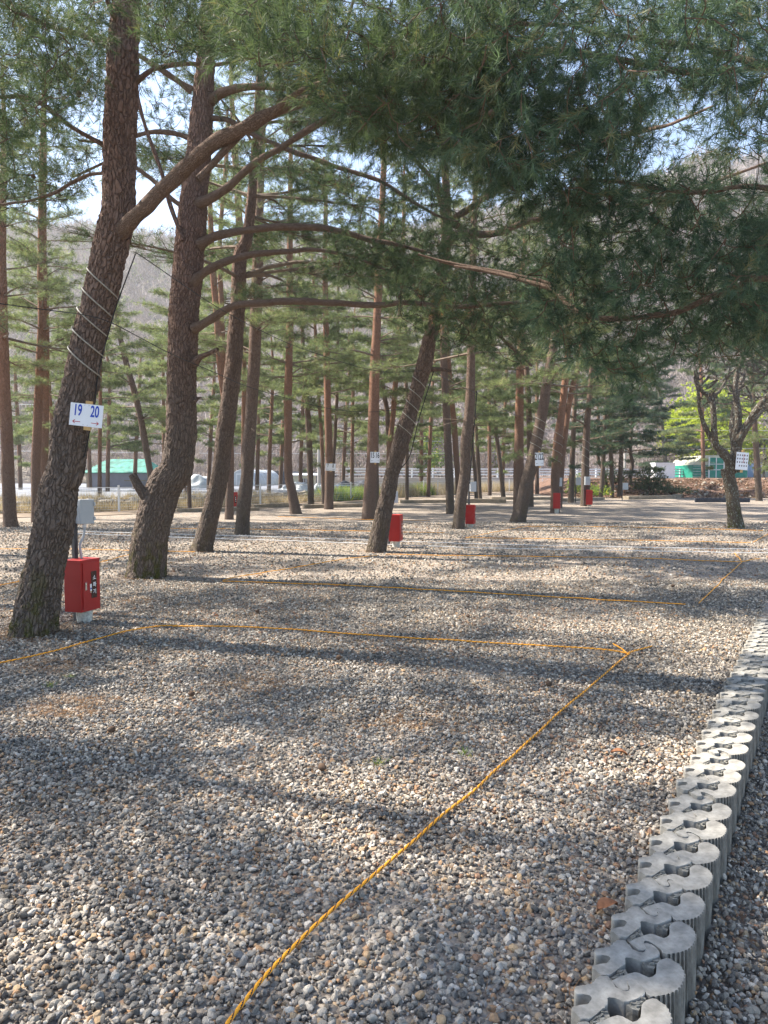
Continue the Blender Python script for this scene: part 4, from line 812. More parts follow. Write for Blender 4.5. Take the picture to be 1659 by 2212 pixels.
power_box(gx(1203, g[1]), g[1] - .32, R(5), P(1203, 1050, g[1])[2], .32, .2, .12, 'grey power box above the third red cabinet', detail=False)
g = G(1274, 1094); cabinet(g[0], g[1] + .1, R(74), .34, .28, .66, .08, 'red extinguisher cabinet right of the gnarled pine', False)
power_box(gx(1271, g[1]), g[1] + .2, R(5), P(1271, 1048, g[1])[2], .38, .24, .12, 'grey power box beside the gnarled pine', detail=False)
g = G(506, 1099); cabinet(g[0], g[1], R(20), .26, .28, .6, .1, 'far red extinguisher cabinet between the slanting and upright pines', False)
power_box(gx(1357, 40), 40.5, R(0), P(1357, 1058, 40)[2], .38, .28, .15, 'small meter box in front of the curved pine by the bank', detail=False)
power_box(gx(1249, 37), 37, R(0), P(1249, 1048, 37)[2], .4, .24, .12, 'small grey box between the forked pine and the gnarled pine', detail=False)
# ============================================================ number boards
def arrow(b, x, z, s, L, y):
    t = .0085 * L / .1
    b.box((x - L / 2, y - .001, z - t / 2), (x + L / 2, y, z + t / 2))
    for sg in (-1, 1):
        Mx = Matrix.Translation((x + s * L / 2, y - .0006, z)) @ Matrix.Rotation(-s * sg * R(38), 4, 'Y'); l = L * .36
        b.box((-l if s > 0 else 0, -.001, -t / 2), (0 if s > 0 else l, 0, t / 2), Mx)
def board(cx, cyv, Y, w_, h, rot, txt, col, acol, label, off, yaw=0, batten=True):
    p = P(cx, cyv, Y - off); t = empty('number_board', p); t.rotation_euler = (0, R(rot), R(yaw)); tag(t, label, 'number board', 'white pitch number boards')
    def part(b, nm, m, bev=0): o = b.build(nm, m, None, False, bev); o.parent = t; return o
    b = MB(); b.box((-w_ / 2, -.002, -h / 2), (w_ / 2, .003, h / 2)); part(b, 'panel', M['sign'])
    if batten: b = MB(); b.box((-.0 - w_ * .06, .0035, -h * .66), (w_ * .14, .024, h * .64)); part(b, 'batten', M['wood'])
    if txt:
        for i, s in enumerate(txt): text_mesh(s, h * .70, col, t, Matrix.Translation(((-.27 if i == 0 else .25) * w_, -.0032, h * .17)) @ FACE, 'numeral', .0006, .56)
        for i, s in ((0, -1), (1, 1)):
            b = MB(); arrow(b, (-.28 if i == 0 else .28) * w_, -h * .32, s, w_ * .23, -.0024); part(b, 'arrow', acol)
        if batten:
            b = MB()
            for sx, sz in ((-.07, .44), (.06, .44), (-.07, -.44), (.06, -.44)): b.box((sx * w_ - .002, -.004, sz * h - .002), (sx * w_ + .002, -.002, sz * h + .002))
            part(b, 'screws', M['dark_post'])
    else:
        for i in range(5):
            for j in range(4):
                if (i, j) != (0, 3): b = MB(); b.box((w_ * (-.38 + .19 * i) - .016, -.0035, h * (.33 - .2 * j) - .022), (w_ * (-.38 + .19 * i) + .016, -.002, h * (.33 - .2 * j) + .022)); part(b, 'numeral', M['grey_ink'])
        b = MB(); b.box((w_ * .1, -.0055, -h * .1), (w_ * .13, -.0037, h * .4)); part(b, 'stripe', M['red_ink'])
    return t
board(186.5, 897, Y1, .293, .20, 6.5, ('19', '20'), M['blue_ink'], M['red_ink'], 'large white board with blue 19 20 and red arrows', .19)
board(810, 988, TREES['T14']['Y'], .30, .34, 1, ('15', '16'), M['black_ink'], M['black_ink'], 'small white board reading 15 16 on a straight pine', .22)
board(714, 1009, TREES['T12']['Y'], .42, .30, 3, ('7', '8'), M['black_ink'], M['black_ink'], 'small white board reading 7 8 on an orange pine', .22)
board(1165, 992, TREES['T25']['Y'], .29, .40, -3, ('21', '22'), M['black_ink'], M['black_ink'], 'white board reading 21 22 at the edge of the leaning dark pine', .2, 20)
# ============================================================ lichened broadleaf tree
Yl = G(1589, 1141)[1]
T37 = make_tree('T37', [(1589, 1141, 31), (1585, 1100, 27), (1580, 1060, 25), (1575, 1035, 25), (1570, 1012, 26)], 'lichen-spotted bare broadleaf tree forking low near the right edge', M['bark_lichen'], cat='tree', group=None, sides=40, step=.06, rough=.02, knots=5, name='broadleaf_tree')
lc = M['bark_lichen']
def lb(pts, dY, n=12): return limb([(*c6(x, y), w_) for x, y, w_ in pts], Yl, dY, T37['root'], lc, n=n, step=.12)
LL = [lb([(1425, 1400, 20), (1400, 1330, 18), (1350, 1260, 17), (1320, 1220, 15), (1310, 1130, 13), (1305, 1020, 12), (1295, 900, 10)], -.3),
      lb([(1320, 1215, 12), (1270, 1140, 10), (1235, 1060, 9), (1215, 960, 8), (1210, 880, 6), (1180, 780, 4)], -.6),
      lb([(1295, 905, 9), (1240, 880, 8), (1200, 820, 6), (1180, 740, 4)], -.4, 8), lb([(1295, 905, 9), (1340, 880, 7), (1380, 820, 6), (1440, 740, 5), (1550, 690, 3)], .4, 8),
      lb([(1425, 1390, 22), (1445, 1300, 21), (1450, 1210, 20), (1460, 1130, 17), (1468, 1020, 14), (1450, 900, 12), (1455, 780, 10), (1500, 640, 7), (1520, 500, 4)], .2),
      lb([(1455, 1220, 16), (1490, 1150, 16), (1540, 1060, 15), (1600, 980, 13), (1659, 900, 11), (1760, 800, 8)], -.8),
      lb([(1500, 1130, 12), (1580, 1050, 11), (1659, 960, 10), (1780, 880, 7)], .8), lb([(1440, 1300, 13), (1430, 1150, 13), (1440, 1000, 12), (1490, 800, 10), (1530, 700, 7)], 1.2)]
gr = Grow(LL)
gr.attract(region([c6(1150, 650), c6(1659, 600), c6(1800, 900), c6(1659, 1060), c6(1500, 950), c6(1200, 1000)], Yl - 2, Yl + 2, 200), .035, .5, .3, maxl=2, rs=1.6)
gr.attract(region([c6(1150, 350), c6(1800, 350), c6(1800, 700), c6(1200, 700)], Yl - 2, Yl + 2, 160), .03, .5, .3, maxl=3, rs=1.6)
gr.twigs_mesh().build('twigs', lc, T37['root'])['kind'] = 'stuff'
board(1603, 996, Yl, .36, .47, 4, None, None, None, 'white notice with rows of small marks on the lichened tree', .30, 8, True)
# ============================================================ cables
def cable(pts3, r, label, m, group=None, nm='cable', n=6, step=.05, cat='cable'):
    l, _ = smooth_line(pts3, [r] * len(pts3), step); mb = MB(); mb.tube(l, r, n); o = mb.build(nm, m, None, True); tag(o, label, cat, group); return o
def on(T, vy):                                            # centre, radius of a traced trunk at a picture height
    pts = T['pts']; ys = [p[1] for p in pts][::-1]; return np.interp(vy, ys, [p[0] for p in pts][::-1]), np.interp(vy, ys, [p[2] for p in pts][::-1])
def helix(T, y0, y1, turns, slope, r, label, m, nm='wound_tube'):
    pts = []; k = int(turns * 24)
    for i in range(k + 1):
        ph = 2 * math.pi * turns * i / k + math.pi; yy = y0 + (y1 - y0) * i / k + slope * math.cos(ph); cx_, w_ = on(T, yy); rad = w_ / 2 / FV * T['Y'] + r + .008
        p = P(cx_, yy, T['Y']); pts.append(p + np.array([math.cos(ph) * rad, -math.sin(ph - math.pi) * -rad * -1, 0]) if False else p + np.array([math.cos(ph) * rad, math.sin(ph) * rad, 0]))
    return cable(pts, r, label, m, None, nm, 8, .03, 'cable')
h_ = helix(T1, 600, 795, 4.6, 22, .0065, 'cream tube wound round the 19 20 sign pine', M['cream_cable'])
helix(T16, 820, 935, 4.5, 8, .007, 'cream tube wound round the middle leaning pine', M['cream_cable'])
helix(TREES['T25'], 905, 970, 3.6, 4, .009, 'cream tube wound round the leaning 21 22 pine', M['cream_cable'])
helix(TREES['T27'], 935, 1000, 3.5, 3, .010, 'cream tube wound round the pine by the third cabinet', M['cream_cable'])
helix(TREES['T30'], 950, 1010, 3.5, 3, .010, 'cream tube wound round the gnarled pine', M['cream_cable'])
helix(TREES['T34'], 960, 1010, 4.5, 2, .010, 'cream tube wound round the pine near the bank', M['cream_cable'])
Ya = Y1 - .02
cable([P(293, 548, Ya), P(253, 656, Ya), P(233, 724, Ya), P(214, 795, Ya), P(207, 850, Ya), P(203, 885, Ya), P(194, 930, Ya), P(184, 978, Ya), P(170, 1030, Ya + .05), P(163, 1080, Ya + .1), P(160, 1130, Ya + .2)], .0055, 'thick black cable running down the 19 20 sign pine', M['black'], 'black cables')
cable([P(-60, 648, 5.2), P(0, 656, 5.6), P(90, 668, 6.2), P(187, 681, Y1 - .28), P(240, 697, Y1 - .26), P(300, 728, 7.4), P(367, 763, 8.4), P(460, 803, 9.8), P(553, 841, 11), P(703, 881, 12.6), P(796, 890, 13.2), P(878, 882, Y16 - .1)], .0045, 'lower black wire strung from the left edge through to the middle leaning pine', M['black'], 'black cables', step=.2)
cable([P(290, 545, Y1), P(305, 553, 6.8), P(397, 616, 8.1), P(470, 664, 9.3), P(553, 709, 10.6), P(653, 753, 11.8), P(813, 801, 12.9), P(932, 800, Y16)], .0045, 'upper black wire strung from the sign pine to the middle leaning pine', M['black'], 'black cables', step=.2)
cable([P(937, 800, Y16), P(925, 840, Y16), P(905, 905, Y16), P(885, 985, Y16), P(862, 1020, Y16 + .1), P(852, 1070, Y16 + .3)], .010, 'black cable down the middle leaning pine', M['black'], 'black cables')
Y20 = TREES['T20']['Y']
cable([P(1030, 845, Y20), P(1026, 900, Y20), P(1021, 960, Y20), P(1016, 1020, Y20), P(1015, 1045, Y20)], .016, 'black cable down the second cabinet tree', M['black'], 'black cables')
cable([P(932, 800, Y16), P(985, 830, 16), P(1030, 850, Y20), P(1100, 890, 24), P(1180, 925, 28)], .007, 'thin wire from the middle leaning pine to the trees on its right', M['black'], 'black cables', step=.3)
# loose metal clips beside wire on T1 kept as cable tie
# ============================================================ timber edgings, low black border
def timber(a, b, h, w_, label, dz=0):
    p, q = G(*a), G(*b); mb = MB(); d = q - p; L = np.linalg.norm(d[:2]); Mx = Matrix.Translation((p[0], p[1], dz)) @ Matrix.Rotation(math.atan2(d[1], d[0]), 4, 'Z')
    n = max(1, int(L / 3.6))
    for i in range(n): mb.box((L * i / n + .01, -w_ / 2, 0), (L * (i + 1) / n - .01, w_ / 2, h), Mx)
    o = mb.build('timber_edging', M['timber'], None, False, .01); tag(o, label, 'timber edging', 'low timber edgings round the pitches')
for a in [((-60, 1114), (118, 1103), .14, .2, 'low timber edging behind the left-edge trees'), ((380, 1106), (560, 1103), .13, .25, 'timber edging crossing behind the slanting pine'), ((545, 1098), (632, 1094), .16, .3, 'timber edging left of the bent-foot pine'),
          ((655, 1098), (790, 1095), .16, .3, 'timber edging in front of the 7 8 sign tree'), ((862, 1087), (968, 1086), .16, .35, 'timber edging right of the middle leaning pine'), ((1002, 1086), (1092, 1086), .2, .5, 'timber edging right of the second cabinet tree'),
          ((1060, 1079), (1215, 1079), .14, .5, 'long timber edging behind the 21 22 sign tree'), ((1220, 1083), (1300, 1079), .14, .4, 'timber edging by the gnarled pine'), ((1351, 1079), (1455, 1077), .2, .5, 'timber edging in front of the brown bank'), ((1455, 1077), (1478, 1072), .2, .4, 'short timber edging end turning back to the bank')]: timber(*a)
p, q = G(1501, 1085), G(1620, 1085); mb = MB(); n = 26
for i in range(n):
    x = p[0] + (q[0] - p[0]) * i / n; mb.box((x, p[1] - .04, 0), (x + (q[0] - p[0]) / n * .86, p[1] + .04, .22 + .02 * (i % 2)))
mb.box((p[0], p[1] + .042, .05), (q[0], p[1] + .06, .20)); o = mb.build('palisade_border', M['net_black']); tag(o, 'low black slatted garden border behind the lichened tree', 'garden border')
# ============================================================ fence
def fence(pts, h, sp, label):
    root = empty('mesh_fence', (pts[0][0], pts[0][1], 0)); tag(root, label, 'fence'); cur = 0; k = 0
    pts = np.array(pts, float); L = np.concatenate([[0], np.cumsum(np.linalg.norm(np.diff(pts, axis=0), axis=1))]); m = int(L[-1] / sp); t = np.linspace(0, L[-1], m + 1)
    q = np.stack([np.interp(t, L, pts[:, 0]), np.interp(t, L, pts[:, 1])], -1)
    for i in range(m + 1):
        b = MB(); b.box((q[i][0] - .032, q[i][1] - .032, -.05), (q[i][0] + .032, q[i][1] + .032, h + .05)); b.box((q[i][0] - .04, q[i][1] - .04, h + .05), (q[i][0] + .04, q[i][1] + .04, h + .065)); b.build('post', M['white_paint'], root)
        if i < m:
            b = MB(); a, c = q[i], q[i + 1]; d = c - a; l = np.linalg.norm(d); Mx = Matrix.Translation((a[0], a[1], 0)) @ Matrix.Rotation(math.atan2(d[1], d[0]), 4, 'Z')
            for z, tt in [(.10, .004), (h - .02, .012), (h * .5, .004)] + [(z_, .003) for z_ in np.arange(.2, h - .1, .12)]: b.box((.03, -tt, z - tt), (l - .03, tt, z + tt), Mx)
            for x in np.arange(.08, l - .04, .09): b.box((x - .0022, -.0070, .08), (x + .0022, -.0035, h - .02), Mx)
            b.build('mesh_panel', M['white_paint'], root)
fence(fence_pts, .98, 2.35, 'low white wire-mesh fence running behind the pine stand')
# ============================================================ beyond the fence
def ter(name, poly, z, m, kind='structure', th=.5):
    bm = bmesh.new(); f_ = bm.faces.new([bm.verts.new((x, y, z)) for x, y in poly])
    if f_.normal.z < 0: f_.normal_flip()
    g = bmesh.ops.extrude_face_region(bm, geom=[f_])
    for e in g['geom']:
        if isinstance(e, bmesh.types.BMVert): e.co.z -= th
    bmesh.ops.recalc_face_normals(bm, faces=bm.faces); me = bpy.data.meshes.new(name); bm.to_mesh(me); bm.free(); me.materials.append(m)
    o = bpy.data.objects.new(name, me); COL.objects.link(o); o['kind'] = kind; return o
ter('field', [(-50, 24), (-11.5, 31.5), (-6.2, 38), (-4.2, 44), (-7, 75), (-60, 75)], .45, M['mulch'])
ter('soil_strip', [(-45, 14), (-31, 19.4), (-10.9, 28.2), (-5.8, 34.5), (-3, 38.6), (4, 51.4), (8.2, 58.5), (30, 70), (30, 63.5), (9.5, 56.5), (5.6, 48), (0, 40), (-5, 31), (-10, 25.5), (-30, 15)], .02, M['soil'], th=.3)
ter('far_field', [(-8, 40), (10, 62), (25, 72), (-7, 90), (-60, 90), (-60, 76)], .05, M['soil'], th=.3)
def rocks(n, fn, s0, s1, nm, m, kind='stuff'):
    sh = shapes(v1, 12); V = []; Fc = []
    for i in range(n):
        c = fn(); s = rng.uniform(s0, s1); a = rng.uniform(0, 6.28); Rz = np.array([[math.cos(a), -math.sin(a), 0], [math.sin(a), math.cos(a), 0], [0, 0, 1]])
        V.append(sh[i % 12] * s @ Rz.T + c); Fc.append(f1 + i * len(v1))
    o = npmesh(nm, np.vstack(V), np.vstack(Fc), m); o['kind'] = kind; return o
def wall_pt():
    t = rng.uniform(0, 1); pts = [(-45, 19), (-30, 20.6), (-11.2, 29.2), (-6.0, 35.8), (-4.2, 41)]; L = [0, 16, 37.2, 45, 51]; u = t * 51
    return np.array([np.interp(u, L, [p[0] for p in pts]), np.interp(u, L, [p[1] for p in pts]) + rng.uniform(-.2, .9), rng.uniform(.0, .42)])
rocks(1500, wall_pt, .13, .28, 'stone_bank', M['stone'])
rocks(160, lambda: np.array([rng.uniform(-6, 14), 0, 0]) + (lambda t: np.array([0, 44 + 1.05 * t, rng.uniform(.05, .3)]))(rng.uniform(0, 16)), .12, .35, 'scattered_stones', M['stone']) if False else None
def blades(name, cs, n, L, wd, mt, spread, lean=.5):
    cs = np.repeat(np.array(cs), n, 0); k = len(cs); cs = cs + rng.normal(size=(k, 3)) * (spread, spread, 0); up = unit(np.stack([rng.normal(0, lean, k), rng.normal(0, lean, k), np.ones(k)], -1)); l = L * rng.uniform(.5, 1.2, k)
    sd_ = unit(np.cross(up, rand_unit(k))) * wd / 2; v = np.stack([cs - sd_, cs + sd_, cs + up * l[:, None]], 1).reshape(-1, 3)
    o = npmesh(name, v, np.arange(len(v)).reshape(-1, 3), mt, None, False, {'rnd': np.repeat(rng.random(k), 3)}); o['kind'] = 'stuff'; return o
def along(pts, n, j=.3, z=0):
    pts = np.array(pts, float); L = np.concatenate([[0], np.cumsum(np.linalg.norm(np.diff(pts, axis=0), axis=1))]); t = rng.uniform(0, L[-1], n)
    return np.stack([np.interp(t, L, pts[:, 0]) + rng.normal(0, j, n), np.interp(t, L, pts[:, 1]) + rng.normal(0, j, n), np.full(n, z)], -1)
blades('dry_grass', along([(-31, 19.8), (-10.9, 28.4), (-5.8, 34.8), (-3, 39)], 900, .18), 16, .55, .02, M['straw'], .10)
blades('dry_grass', along([(-30, 21.4), (-11.2, 30.2), (-6.0, 36.8)], 500, .3, .4), 14, .4, .02, M['straw'], .15)
blades('dry_reeds', along([(-1, 41.5), (4, 52), (8.2, 58.6), (13.5, 63.5)], 500, .35), 16, .9, .03, M['straw'], .15, .25)
blades('weeds', along([(-3.2, 39), (-.8, 43)], 260, .35), 18, .8, .05, M['weed'], .15, .45)
blades('weeds', along([(2.0, 47.5), (2.8, 49.5)], 60, .3), 18, .9, .05, M['weed'], .15, .4)
blades('grass_tufts', [G(110, 1483)[:3], G(150, 1466), G(815, 1653), G(1005, 1630), G(1478, 1127)] * 4, 10, .05, .003, M['weed'], .02, .6)
# shed with green tarpaulin roof
def house(name, label, cat, c, w_, d, h, rh, wall, roof, hip=.25, ov=.25, z0=0., rz=0):
    t = empty(name, (c[0], c[1], z0), rz); tag(t, label, cat)
    b = MB(); b.box((-w_ / 2, -d / 2, 0), (w_ / 2, d / 2, h)); o = b.build('wall', wall); o.parent = t
    W, D_ = w_ / 2 + ov, d / 2 + ov; v = [(-W, -D_, h - .08), (W, -D_, h - .08), (W, D_, h - .08), (-W, D_, h - .08), (-W * (1 - hip * 2), 0, h + rh), (W * (1 - hip * 2), 0, h + rh), (-W, -D_, h - .02), (W, -D_, h - .02), (W, D_, h - .02), (-W, D_, h - .02)]
    b = MB(); b.add(v, [(6, 7, 5, 4), (8, 9, 4, 5), (0, 1, 7, 6), (1, 2, 8, 7), (2, 3, 9, 8), (3, 0, 6, 9)], [(7, 8, 5), (9, 6, 4)]); o = b.build('roof', roof); o.parent = t; return t
c = P(276, 1040, 55); t = house('shed', 'low grey shed with a green tarpaulin roof', 'shed', c, 4.6, 4, 1.35, 1.0, M['net_grey'], M['tarp_green'], .2, .25, .25)
b = MB(); [b.box((x, -2.12, 0), (x + .1, -2.02, 1.35)) for x in (-2.3, -1.4, 1.2, 2.2)]; b.box((.5, -2.13, .7), (2.1, -2.03, .76)); o = b.build('frame', M['timber']); o.parent = t
def tunnel(name, label, cat, c, r, h, L, m, rz, z0, fm=None, ribs=6):
    t = empty(name, (c[0], c[1], z0), rz); tag(t, label, cat); k = 14; th = np.linspace(0, math.pi, k); pr = np.stack([r * np.cos(th), h * np.sin(th) ** .8], -1)
    v = []; n = 9
    for i in range(n):
        for a, z in pr: v.append((a, L * i / (n - 1), z + rng.normal() * .01))
    f = [(i * k + j, i * k + j + 1, (i + 1) * k + j + 1, (i + 1) * k + j) for i in range(n - 1) for j in range(k - 1)]
    b = MB(); b.add(v, f); b.build('cover', m).parent = t
    b = MB(); b.add([(a, 0, z) for a, z in pr] + [(0, 0, 0)], f3=[(j, j + 1, k) for j in range(k - 1)]); b.add([(a, L, z) for a, z in pr] + [(0, L, 0)], f3=[(j + 1, j, k) for j in range(k - 1)]); b.build('end_wall', m).parent = t
    b = MB(); [b.tube(np.array([(a * 1.01, y, z * 1.01) for a, z in pr]), .025, 5) for y in np.linspace(-.02, L, ribs)]; b.box((-.45, -.04, 0), (-.40, -.01, h * .8)); b.box((.40, -.04, 0), (.45, -.01, h * .8)); b.box((-.45, -.045, h * .78), (.45, -.012, h * .83)); b.build('frame', fm or M['white_paint']).parent = t
    return t
tunnel('greenhouse', 'white plastic greenhouse left of the black net tunnel', 'greenhouse', P(522, 1050, 60), 1.15, 1.75, 7, M['plastic'], R(-10), .05)
tunnel('net_tunnel', 'low black shade-net tunnel beside the white greenhouse', 'greenhouse', P(600, 1045, 68), 2.3, 1.6, 6, M['net_black'], R(-20), .1, M['dark_post'])
tunnel('net_tunnel', 'grey-black shelter behind the small cream hut', 'greenhouse', P(705, 1045, 76), 1.7, 1.6, 6, M['net_black'], R(10), .1, M['dark_post'])
t = house('hut', 'small cream hut with a flat roof and barred window', 'hut', P(655, 1048, 66), 2.2, 2, 1.35, .12, M['cream_roof'], M['white_paint'], .05, .35, .05)
b = MB(); b.box((-.1, -1.02, .55), (.5, -.98, 1.0)); wdw = b.build('window', M['glass_dark']); wdw.parent = t
b = MB(); [b.box((x, -1.05, .55), (x + .04, -1.025, 1.0)) for x in (0, .14, .28, .42)]; b.build('window_bar', M['white_paint']).parent = wdw
def heap(label, cx_, cyv, Y, w_, h, m, z0=0.):
    c = P(cx_, cyv, Y); n = 26; th = np.linspace(0, 1, n); X, Yy = np.meshgrid(np.linspace(-1, 1, n), np.linspace(-1, 1, n)); rr = np.sqrt(X ** 2 + Yy ** 2)
    q = np.stack([X.ravel() * 3, Yy.ravel() * 3, X.ravel() * 0 + cx_], -1); Z = np.clip(1 - rr ** 2, 0, 1) ** .6 * h * (1 + .35 * vnoise(q).reshape(n, n) + .12 * vnoise(q * 4).reshape(n, n)) - .02
    i = np.arange(n - 1)[:, None] * n + np.arange(n - 1)[None]; f = np.stack([i, i + 1, i + n + 1, i + n], -1).reshape(-1, 4)
    o = npmesh('tarp_heap', np.stack([X * w_ / 2 + c[0], Yy * w_ / 3 + c[1], Z + z0], -1).reshape(-1, 3), f, m, None, True); tag(o, label, 'covered heap')
heap('heap under crumpled white plastic right of the green-roofed shed', 428, 1050, 52, 2.4, 1.0, M['plastic'], .3)
heap('long low heap under white plastic in front of the cream hut', 640, 1060, 46, 3.0, .75, M['plastic'], .05)
heap('small white heap beside the bent-foot pine', 690, 1050, 50, 1.4, .8, M['plastic'], .05)
heap('dark net-covered heap behind the fence with a blue sheet corner', 765, 1062, 50, 4.0, .85, M['net_black'], .05)
b = MB(); c = P(745, 1044, 49); b.box((c[0] - .8, c[1] - .3, .68), (c[0] + .6, c[1] + .3, .72), ); o = b.build('plastic_sheet', M['blue_roof']); tag(o, 'pale blue sheet lying on the dark net heap', 'sheet'); o.rotation_euler = (0, 0, 0)
# utility poles and power lines
def pole(vx, vyb, vyt, Y, label):
    p0, p1 = P(vx, vyb, Y), P(vx, vyt, Y); root = empty('utility_pole', (p0[0], p0[1], 0)); tag(root, label, 'utility pole')
    b = MB(); b.tube(np.array([[p0[0], p0[1], -.1], [p1[0], p1[1], p1[2]]]), [.15, .10], 12); b.build('pole_shaft', M['concrete_wall'], root, True)
    b = MB(); b.box((p1[0] - .8, p1[1] - .05, p1[2] - .5), (p1[0] + .8, p1[1] + .05, p1[2] - .4)); b.box((p1[0] - .55, p1[1] - .05, p1[2] - 1.2), (p1[0] + .55, p1[1] + .05, p1[2] - 1.1)); b.build('crossarm', M['metal'], root)
pole(689, 1050, 860, 62, 'grey utility pole behind the 7 8 sign tree')
pole(1350, 1045, 900, 80, 'far utility pole behind the curved pine by the bank')
for i, (y0, y1, lb_) in enumerate([(868, 905, 'top power line above the road'), (892, 930, 'second power line above the road'), (937, 948, 'third power line above the road'), (972, 968, 'lowest power line above the road')]):
    pts = [P(-100 + 220 * k, y0 + (y1 - y0) * k / 8 + 10 * math.sin(math.pi * k / 8), 63) for k in range(9)]; cable(pts, .013, lb_, M['metal'], 'power lines above the road', 'power_line', 5, 1.)
# road, retaining wall, guard rail
rp = [(-5, 64), (4, 66), (14, 69), (24, 73), (34, 78)]
def strip(name, pts, z0, z1, th, m, label=None, cat=None):
    b = MB(); pts = np.array(pts, float); d = unit(np.gradient(pts, axis=0)); nn = np.stack([-d[:, 1], d[:, 0]], -1); a = pts - nn * th / 2; c = pts + nn * th / 2; k = len(pts)
    v = np.vstack([np.c_[a, np.full(k, z0)], np.c_[c, np.full(k, z0)], np.c_[c, np.full(k, z1)], np.c_[a, np.full(k, z1)]]); f = []
    for i in range(k - 1):
        for s in range(4): s2 = (s + 1) % 4; f.append((s * k + i, s * k + i + 1, s2 * k + i + 1, s2 * k + i))
    f += [(0, k, 2 * k, 3 * k), (k - 1, 4 * k - 1, 3 * k - 1, 2 * k - 1)]; b.add(v, f); o = b.build(name, m)
    if label: tag(o, label, cat)
    return o
strip('retaining_wall', rp, -.1, 1.12, .3, M['concrete_wall'], 'long pale concrete retaining wall below the road', 'wall')
o = strip('road', [(x * 1.02, y + 3.4) for x, y in rp], .3, 1.1, 6.2, M['asphalt']); o['kind'] = 'structure'
gr_ = empty('guard_rail', (rp[0][0], rp[0][1], 0)); tag(gr_, 'double white guard rail along the raised road', 'guard rail')
rpt = np.array([(x, y + .4) for x, y in rp])
for z, nm in ((1.35, 'rail'), (1.62, 'rail'), (1.86, 'rail')):
    o = strip(nm, rpt - (0, .12), z, z + .13, .05, M['white_paint']); o.data.transform(Matrix.Translation((-rp[0][0], -rp[0][1], 0))); o.parent = gr_
for i in range(20):
    t_ = i / 19 * 4; x = np.interp(t_, range(5), rpt[:, 0]); y = np.interp(t_, range(5), rpt[:, 1]); b = MB(); b.box((x - .07, y - .07, 1.12), (x + .07, y + .07, 2.02)); b.build('post', M['white_paint'], gr_)
# brown bank and upper level on the right
def bank_h(X, Y):
    e = 43.5 + .0 * X; k = np.clip((X - 11) / 4, 0, 1); t = np.clip((Y - e) / 6.5, 0, 1); t = t * t * (3 - 2 * t)
    q = np.stack([X.ravel() * .5, Y.ravel() * .5, X.ravel() * 0], -1); n_ = vnoise(q).reshape(X.shape) * .12 + vnoise(q * 3.5).reshape(X.shape) * .05
    return (1.12 * t * k - .05) + n_ * (t > 0) * (1 - abs(t - .5)) * k
xs = np.linspace(10.5, 60, 160); ys = np.concatenate([np.linspace(43, 52, 40), [60, 75, 100]]); X_, Y_ = np.meshgrid(xs, ys); i = np.arange(len(ys) - 1)[:, None] * 160 + np.arange(159)[None]
f = np.stack([i, i + 1, i + 161, i + 160], -1).reshape(-1, 4); o = npmesh('bank', np.stack([X_, Y_, bank_h(X_, Y_)], -1).reshape(-1, 3), f, M['litter'], None, True); o['kind'] = 'structure'
def bankpt():
    x = rng.uniform(12, 34); y = rng.uniform(43.5, 50); return np.array([x, y, float(bank_h(np.array([[x]]), np.array([[y]]))[0, 0]) + .02])
rocks(260, bankpt, .06, .22, 'bank_stones', M['stone'])
cs = [bankpt() for _ in range(1800)]; blades('leaf_litter', cs, 5, .22, .07, M['bankleaf'] if 'bankleaf' in M else foliage_mat('litter_leaves', [(0, (.07, .038, .028)), (.5, (.17, .10, .065)), (1, (.36, .25, .17))], .1), .15, 2.5)
# shrubs on the bank
def shrub(cx_, cyv, Y, w_, h, n, mt, label, L=.12, wd=.03, name='shrub'):
    c = P(cx_, cyv, Y); root = empty(name, c); tag(root, label, 'shrub'); mb = MB(); tp = []; ta = []
    for _ in range(26):
        d = unit(np.array([rng.normal() * w_, rng.normal() * w_, h * rng.uniform(.5, 1.3)])); l = h * rng.uniform(.6, 1.1); e = c + d * l; mb.tube(np.array([c, c + d * l * .5 + (0, 0, .05), e]), [.02, .012, .005], 4, False)
    mb.build('stems', M['twig'], root)['kind'] = 'stuff'
    u = rand_unit(n) * (rng.random((n, 1)) ** .4); u[:, 2] = abs(u[:, 2]); pos = c + u * (w_, w_, h) + (0, 0, .05)
    v, f, r = tufts(pos, u + (0, 0, .5), 8, L, wd); npmesh('foliage', v, f, mt, root, False, {'rnd': r})
shrub(1405, 1060, 44.5, 1.1, 1.5, 900, M['needle'], 'dark green bush at the foot of the brown bank')
shrub(1450, 1068, 44.5, 1.5, .5, 300, M['needle'], 'low dark sprawling bush right of the bank bush')
shrub(1330, 1045, 46, .9, 1.3, 300, M['needle'], 'dark bush behind the crooked row of pines')
shrub(1245, 1066, 46, .7, 1.3, 220, M['weed'], 'yellow-green bush behind the forked pine')
shrub(1290, 1072, 44, 1.0, .7, 220, M['weed'], 'low yellow-green bush left of the bank')
